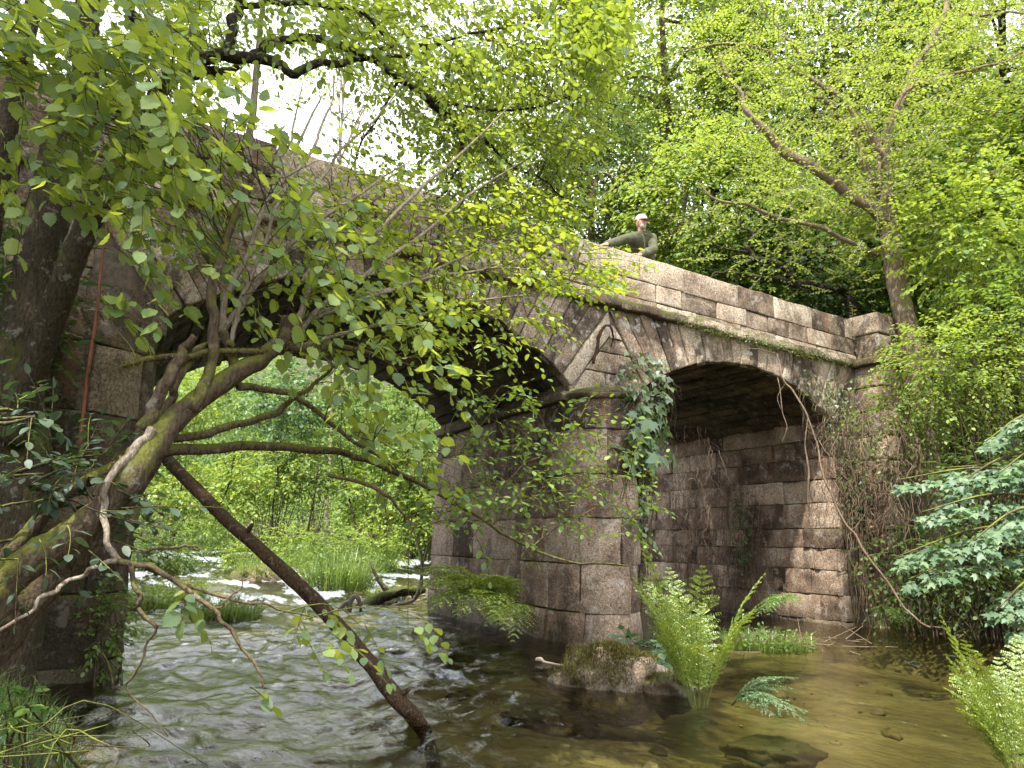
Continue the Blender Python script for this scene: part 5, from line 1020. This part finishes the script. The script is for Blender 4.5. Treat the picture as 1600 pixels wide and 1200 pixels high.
stems('pale_stems', BK_pale, [
    ([(343, 520, 3.5), (350, 477, 3.5), (366, 440, 3.5), (385, 400, 3.5), (404, 345, 3.5), (440, 280, 3.6), (470, 215, 3.7), (500, 150, 3.8)], [.018, .017, .016, .015, .013, .012, .009, .005]),
    ([(346, 522, 3.5), (381, 470, 3.6), (420, 420, 3.7), (437, 400, 3.7), (500, 345, 3.8), (560, 305, 3.9), (640, 250, 4.0)], [.017, .016, .015, .015, .012, .009, .004]),
    ([(358, 535, 3.5), (371, 490, 3.5), (395, 425, 3.5), (425, 350, 3.5), (456, 279, 3.6), (490, 226, 3.7), (506, 195, 3.8), (525, 120, 3.9)], [.013, .012, .011, .011, .010, .009, .008, .004]),
    ([(452, 530, 3.65), (469, 495, 3.7), (483, 452, 3.7), (530, 405, 3.8), (592, 357, 3.9), (655, 297, 4.0), (720, 240, 4.2), (800, 160, 4.4)], [.022, .019, .016, .014, .012, .011, .009, .004]),
    ([(455, 535, 3.65), (500, 480, 3.8), (590, 415, 4.0), (663, 363, 4.2), (740, 300, 4.4), (820, 250, 4.6)], [.016, .014, .012, .010, .008, .003]),
    ([(470, 440, 3.9), (506, 386, 4.0), (556, 332, 4.1), (600, 300, 4.2)], [.012, .012, .011, .006]),
    ([(440, 410, 4.0), (475, 331, 4.0), (511, 263, 4.1), (535, 232, 4.1), (574, 198, 4.2), (640, 120, 4.4)], [.010, .010, .009, .008, .007, .003]),
    ([(460, 500, 3.7), (520, 480, 3.9), (600, 452, 4.1), (700, 430, 4.3), (800, 418, 4.6), (900, 430, 4.8)], [.014, .012, .011, .009, .006, .003]),
    ([(450, 515, 3.7), (560, 470, 4.0), (650, 440, 4.2), (740, 392, 4.4), (860, 350, 4.7)], [.013, .011, .010, .007, .003]),
    ([(452, 545, 3.65), (540, 520, 3.9), (640, 500, 4.1), (740, 470, 4.3), (880, 455, 4.7)], [.012, .011, .009, .007, .003]),
    ([(388, 260, 6.0), (388, 224, 6.0), (394, 190, 6.0), (400, 110, 6.0), (415, -20, 6.0)], [.040, .038, .034, .030, .022]),
    ([(388, 457, 4.0), (420, 420, 4.0), (440, 394, 4.0), (490, 365, 4.1), (545, 325, 4.2)], [.012, .012, .012, .011, .006]),
    ([(430, 300, 3.9), (440, 250, 3.9), (455, 215, 3.9), (475, 130, 4.0)], [.009, .009, .008, .004]),
    ([(305, 430, 3.8), (310, 360, 3.8), (308, 300, 3.8), (300, 240, 3.8)], [.006, .006, .005, .003]),
    ([(240, 672, 3.15), (212, 700, 3.1), (175, 745, 3.0), (163, 790, 3.0), (168, 840, 2.95), (184, 878, 2.95)], [.022, .018, .015, .013, .012, .012]),
    ([(184, 876, 2.95), (150, 888, 2.9), (115, 905, 2.9), (80, 925, 2.85), (40, 960, 2.8), (-20, 995, 2.7)], [.011, .009, .008, .009, .006, .005])], 60)
stems('drooping_twigs', BK_brown, [
    ([(184, 878, 2.95), (215, 880, 2.95), (245, 890, 2.95), (290, 918, 3.0), (335, 955, 3.0), (358, 985, 3.0), (385, 1025, 3.0), (405, 1055, 3.0), (413, 1078, 3.0)], [.015, .013, .012, .010, .009, .007, .006, .004, .003]),
    ([(290, 918, 3.0), (340, 930, 3.05), (390, 940, 3.1), (450, 955, 3.2), (500, 965, 3.3)], [.007, .006, .005, .004, .002]),
    ([(205, 885, 2.95), (213, 920, 2.95), (222, 955, 2.95), (240, 980, 2.95), (232, 1010, 2.95), (205, 1060, 2.95), (200, 1085, 2.95), (228, 1110, 2.95), (262, 1150, 2.95)], [.010, .010, .009, .008, .005, .004, .003, .003, .002]),
    ([(200, 862, 3.1), (250, 856, 3.2), (290, 855, 3.3), (310, 858, 3.3), (280, 850, 3.3)], [.005, .006, .006, .004, .002]),
    ([(335, 955, 3.0), (365, 930, 3.0), (390, 900, 3.0)], [.004, .003, .002]),
    ([(512, 742, 4.0), (560, 752, 4.1), (600, 772, 4.1), (625, 795, 4.2), (645, 820, 4.2)], [.010, .012, .010, .008, .004]),
    ([(640, 748, 4.3), (660, 720, 4.4), (690, 700, 4.4)], [.006, .004, .002]), ([(770, 822, 4.6), (800, 790, 4.6), (850, 770, 4.7), (920, 760, 4.8), (980, 745, 4.8)], [.006, .005, .004, .003, .002]),
    ([(700, 782, 4.5), (760, 770, 4.6), (830, 720, 4.7), (900, 690, 4.8)], [.006, .005, .004, .002]), ([(540, 682, 3.9), (590, 690, 4.0), (650, 710, 4.1), (720, 720, 4.3)], [.005, .004, .003, .002]),
    ([(830, 855, 4.6), (880, 820, 4.7), (940, 790, 4.7), (1000, 770, 4.8)], [.005, .004, .003, .002])], 90, 6, .15, .012)
HBa = np.vstack(HB)
# shaggy moss on trunk and mossy branches
g = G(); Pm = np.vstack([HB[0][:22], HB[1], HB[2][:20], HB[3], HB[4][:16]]); n = 2600; P = Pm[R.integers(0, len(Pm), n)] + R.normal(0, .012, (n, 3)) - [0, 0, .012]
grass_blades(g, P, .03, n, .004, 1.2, .0018); g.build('hanging_moss', LF_moss, HZ)
gl = G(); gt = G()
region(gl, gt, HBa, [(-60, -40, 240, 110, 3.1, .3, 66, .074, .36), (-60, 80, 280, 210, 3.2, .3, 64, .072, .36), (60, 180, 440, 310, 3.4, .3, 74, .068, .36), (160, 260, 560, 410, 3.6, .3, 66, .066, .34), (330, 400, 620, 500, 3.8, .3, 30, .064, .32),
    (-60, 200, 120, 300, 3.2, .2, 12, .07, .3), (250, 110, 360, 150, 3.0, .1, 4, .07, .2), (140, 330, 300, 480, 3.3, .2, 7, .07, .2), (460, 450, 660, 540, 3.8, .3, 22, .062, .3)], 'hazel', 7, (.80, -.12, -.5), .22, .72, .48)
region(gl, gt, HBa, [(520, 540, 690, 680, 3.9, .3, 24, .070, .30), (580, 690, 700, 800, 4.2, .3, 14, .058, .3), (560, 950, 690, 1000, 3.6, .2, 4, .055, .2), (480, 930, 560, 960, 3.6, .1, 3, .055, .2), (400, 960, 640, 1010, 3.5, .2, 4, .05, .2), (380, 1010, 560, 1080, 3.3, .2, 2, .06, .15), (225, 900, 330, 930, 3.0, .1, 3, .06, .15)], 'hazel', 6, (.6, -.05, -.5), .3, .85, .4)
gl.build('broad_leaves', LF_hazel, HZ)
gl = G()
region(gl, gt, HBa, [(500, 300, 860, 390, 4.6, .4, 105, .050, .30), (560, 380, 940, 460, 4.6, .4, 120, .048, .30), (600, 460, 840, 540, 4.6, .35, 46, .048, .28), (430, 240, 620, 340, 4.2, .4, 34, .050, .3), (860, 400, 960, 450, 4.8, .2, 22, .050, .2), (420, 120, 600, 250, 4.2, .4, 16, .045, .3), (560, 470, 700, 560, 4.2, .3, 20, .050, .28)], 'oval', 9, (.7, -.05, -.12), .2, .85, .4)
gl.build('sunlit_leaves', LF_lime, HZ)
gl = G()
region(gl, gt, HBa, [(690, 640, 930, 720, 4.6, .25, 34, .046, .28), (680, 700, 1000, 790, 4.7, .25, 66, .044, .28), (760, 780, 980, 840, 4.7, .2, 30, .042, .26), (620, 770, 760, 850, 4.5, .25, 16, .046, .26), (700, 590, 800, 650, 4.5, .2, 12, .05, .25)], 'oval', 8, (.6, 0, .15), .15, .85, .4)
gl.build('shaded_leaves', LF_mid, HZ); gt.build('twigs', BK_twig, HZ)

# ------------------------------------------------------------------ person leaning on the parapet
def at_z(px, py, z):
    r = ray(px, py); return np.array([0, 0, CH]) + r * ((z - CH) / r[2])
def skin(name, verts, edges, radii, mat, parent, sub=2, root=0):
    off = np.array(PN.location)
    me = bpy.data.meshes.new(name); me.from_pydata([tuple(v - off) for v in verts], edges, []); o = bpy.data.objects.new(name, me); COL.objects.link(o); o.parent = parent
    md = o.modifiers.new('skin', 'SKIN'); md.use_smooth_shade = True
    for i, r in enumerate(radii): 
        r = r if isinstance(r, tuple) else (r, r); me.skin_vertices[0].data[i].radius = r; me.skin_vertices[0].data[i].use_root = (i == root)
    sb = o.modifiers.new('sub', 'SUBSURF'); sb.levels = sub; sb.render_levels = sub; me.materials.append(mat); return o
hL = at_z(944, 383, ZT + .05); hR = at_z(995, 400, ZT + .05)           # hands on the coping
hd = at(1002, 347, 10.60); pel = at(1011, 424, 10.95); feet_z = ZS + .02
PN = thing('person', 'bearded person in pale cap and olive jacket leaning on the bridge parapet', 'person', (pel[0], pel[1], feet_z))
shL = at(987, 371, 10.62); shR = at(1019, 373, 10.72); neck = at(1002, 363, 10.66); chest = at(1003, 378, 10.75); waist = at(1008, 402, 10.9)
elL = at(965, 377, 10.35); elR = at(1021, 391, 10.55)
SKN = plain('skin', (.55, .30, .21), .55, .08, 30, .1); JK = plain('olive_fleece', (.075, .078, .045), .95, .3, 9, 1.0); TR_ = plain('dark_trousers', (.035, .025, .02), .9, .2); CAPM = plain('pale_cap_cloth', (.40, .33, .30), .9, .08); BRD = plain('white_beard', (.36, .31, .27), .95, .12, 60, .8)
V = [pel, waist, chest, neck, hd + [0, 0, -.02], shL, elL, hL, shR, elR, hR]; E_ = [(0, 1), (1, 2), (2, 3), (3, 4), (2, 5), (5, 6), (6, 7), (2, 8), (8, 9), (9, 10)]
rad_ = [(.13, .10), (.13, .09), (.14, .10), .055, (.078, .09), .055, .038, .028, .055, .038, .028]
def hand(tip_dir, h, V, E_, rad_, hi, sgn):
    tip = unit(np.asarray(tip_dir, float)); side = unit(np.cross(tip, ZU)) * sgn
    palm = len(V); V.append(h + tip * .05); rad_.append((.034, .016)); E_.append((hi, palm))
    for j, (o, L) in enumerate([(-.030, .065), (-.010, .078), (.010, .074), (.028, .058)]):
        a = len(V); V.append(h + tip * .075 + side * o); rad_.append(.009); E_.append((palm, a)); V.append(h + tip * (.075 + L * .6) + side * o * 1.2 + ZU * .004); rad_.append(.0085); E_.append((a, a + 1)); V.append(h + tip * (.075 + L * .95) + side * o * 1.3 - ZU * .015); rad_.append(.0075); E_.append((a + 1, a + 2))
    a = len(V); V.append(h + tip * .035 - side * .045); rad_.append(.011); E_.append((palm, a)); V.append(h + tip * .075 - side * .058 - ZU * .008); rad_.append(.009); E_.append((a, a + 1))
hand(hL - elL + [0, 0, .12], hL, V, E_, rad_, 7, 1); hand(hR - elR + [0, -.02, .28], hR, V, E_, rad_, 10, -1)
f1 = np.array([pel[0] - .08, pel[1] + .12, feet_z + .06]); f2 = np.array([pel[0] + .16, pel[1] + .02, feet_z + .06]); k1 = (pel + f1) / 2 + [-.05, -.06, 0]; k2 = (pel + f2) / 2 + [.03, -.08, 0]
b_ = len(V); V += [pel + [-.09, .04, -.08], k1, f1, f1 + [-.05, -.2, -.03], pel + [.09, -.02, -.08], k2, f2, f2 + [-.03, -.2, -.03]]; rad_ += [.085, .055, .04, .035, .085, .055, .04, .035]
E_ += [(0, b_), (b_, b_ + 1), (b_ + 1, b_ + 2), (b_ + 2, b_ + 3), (0, b_ + 4), (b_ + 4, b_ + 5), (b_ + 5, b_ + 6), (b_ + 6, b_ + 7)]
body = skin('body', V, E_, rad_, SKN, PN)
wrL = hL * .82 + elL * .18; wrR = hR * .82 + elR * .18
skin('jacket', [pel + [0, 0, .01], waist, chest, neck - [0, 0, .045], shL, elL, wrL, shR, elR, wrR], [(0, 1), (1, 2), (2, 3), (2, 4), (4, 5), (5, 6), (2, 7), (7, 8), (8, 9)], [(.16, .13), (.155, .12), (.17, .13), (.062, .06), .088, .066, .046, .09, .070, .048], JK, body)
skin('trousers', [pel + [0, 0, .0], V[b_], k1, f1 + [0, 0, .05], V[b_ + 4], k2, f2 + [0, 0, .05]], [(0, 1), (1, 2), (2, 3), (0, 4), (4, 5), (5, 6)], [(.155, .125), .10, .075, .06, .10, .075, .06], TR_, body)
tc = neck - [0, 0, .03]; g = G()
for k in (0, 1):
    d_ = np.array([.05 if k else -.06, -.06, 0]); limb(g, [tc + [0.01, .05, .01], tc + d_ * [1.2, .2, 0] + [0, 0, 0], tc + d_ + [0.0, -.045, -.05]], [.022, .02, .012], 10, 7, .1)
limb(g, [tc + [0, -.115, -.06], tc + [.02, -.13, -.18], tc + [.03, -.13, -.30]], [.008, .007, .006], 10, 6, .2); g.build('collar', JK, body)
# face looks down and towards the right of the view
fdir = unit(np.array([.62, -.72, -.22])); fs = unit(np.cross(fdir, ZU)); fu = np.cross(fs, fdir)
def blob(g, c, rx, ry, rz, ax=(fs, fdir, fu), n=14, half=None):
    th = np.linspace(0, 2 * pi, n, endpoint=False); ph = np.linspace(.05, pi - .05 if half is None else half, 9); V = np.array([c + ax[0] * rx * sin(p) * cos(t) + ax[1] * ry * sin(p) * sin(t) + ax[2] * rz * cos(p) for p in ph for t in th])
    idx = np.arange(9 * n).reshape(9, n); F = np.stack([idx[:-1], idx[1:], np.roll(idx[1:], -1, 1), np.roll(idx[:-1], -1, 1)], -1).reshape(-1, 4); g.add(V, F)
g = G(); blob(g, hd + fdir * .006, .074, .092, .105); blob(g, hd + fdir * .098 - fu * .012, .014, .02, .024); blob(g, hd + fs * .076, .012, .02, .03); blob(g, hd - fs * .076, .012, .02, .03); g.build('face', SKN, body)
g = G(); blob(g, hd + fdir * .082 + fu * .022 + fs * .03, .011, .008, .008); blob(g, hd + fdir * .082 + fu * .022 - fs * .03, .011, .008, .008); g.build('eyes', plain('eye_dark', (.03, .02, .02), .4), body)
g = G(); blob(g, hd + fdir * .050 - fu * .066, .056, .050, .058); blob(g, hd + fdir * .085 - fu * .034, .036, .022, .014); g.build('beard', BRD, body)
g = G(); blob(g, hd + fu * .035 - fdir * .008, .088, .104, .092, half=pi * .56); 
th = np.linspace(-1.25, 1.25, 13); inr = np.array([hd + fu * .040 + fs * .082 * sin(t) + fdir * .090 * cos(t) for t in th]); otr = np.array([hd + fu * .028 + fs * .088 * sin(t) + fdir * (.09 * cos(t) + .085 * cos(t) ** .5 * (1 if cos(t) > 0 else 0)) for t in th])
for dz in (0, -.006):
    Vv = np.vstack([inr + fu * dz, otr + fu * dz]); i = np.arange(12); F = np.stack([i, i + 1, i + 14, i + 13], -1); g.add(Vv, F if dz == 0 else F[:, ::-1])
g.build('cap', CAPM, body)

# unseen trees added beside the view to keep sky light off the left end
for k, (x_, y_, z_, rr_, lab) in enumerate([(-7.6, 3.4, 5.0, (2.0, 3.0, 3.6), 'unseen leafy tree added left of the big mossy tree to block sky light'), (-9.5, 8.0, 6.0, (2.4, 2.6, 3.6), 'unseen leafy tree added left of the bridge to block sky light')]):
    tree('shade_tree', lab, (x_ - .6, y_, gz(x_ - .6, y_)), (x_, y_, z_), rr_, 260, 60, 'mid', .13, .7, LF_canopy, BK_dark, .14, seed=30 + k)

# stones and pebbles on the stream bed
g = G(); n = 210; th = np.linspace(0, 2 * pi, 9)[:-1]; lv = [(.55, -.3), (1, 0), (.8, .4), (.35, .6), (.02, .62)]
x = R.uniform(-2.6, 6.5, n); y = R.uniform(2.4, 9.5, n); zt = terrain(x, y); k = zt < -.12; x, y, zt = x[k], y[k], zt[k]
for i in range(len(x)):
    r_ = .02 + .10 * R.random() ** 3; st_ = R.uniform(.6, 1.4); a0 = R.random() * 6
    V = np.array([[x[i] + r_ * a * st_ * cos(t + a0), y[i] + r_ * a * sin(t + a0), zt[i] + r_ * .8 * z] for a, z in lv for t in th]); V += .12 * r_ * R.normal(0, 1, V.shape)
    idx = np.arange(40).reshape(5, 8); g.add(V, np.stack([idx[:-1], np.roll(idx[:-1], -1, 1), np.roll(idx[1:], -1, 1), idx[1:]], -1).reshape(-1, 4))
m = M('bed_stone'); col = m.ramp(m.attr('rnd'), [(0, (.05, .035, .025)), (.5, (.16, .12, .075)), (1, (.34, .29, .21))]); m.principled(m.mix(.4, col, m.mix(1, col, m.ramp(m.noise(m.pos(), 30, 4), [(.3, .4), (.7, 1.4)]), 'MULTIPLY')), .8)
tag(g.build('bed_stones', m.m), 'pebbles and stones scattered over the stream bed', 'stones', kind='stuff')
# creases of the fleece
tx = bpy.data.textures.new('folds', 'CLOUDS'); tx.noise_scale = .09; tx.noise_depth = 1
for o in bpy.data.objects:
    if o.name.startswith('jacket'): md = o.modifiers.new('folds', 'DISPLACE'); md.texture = tx; md.strength = .03; md.mid_level = .3
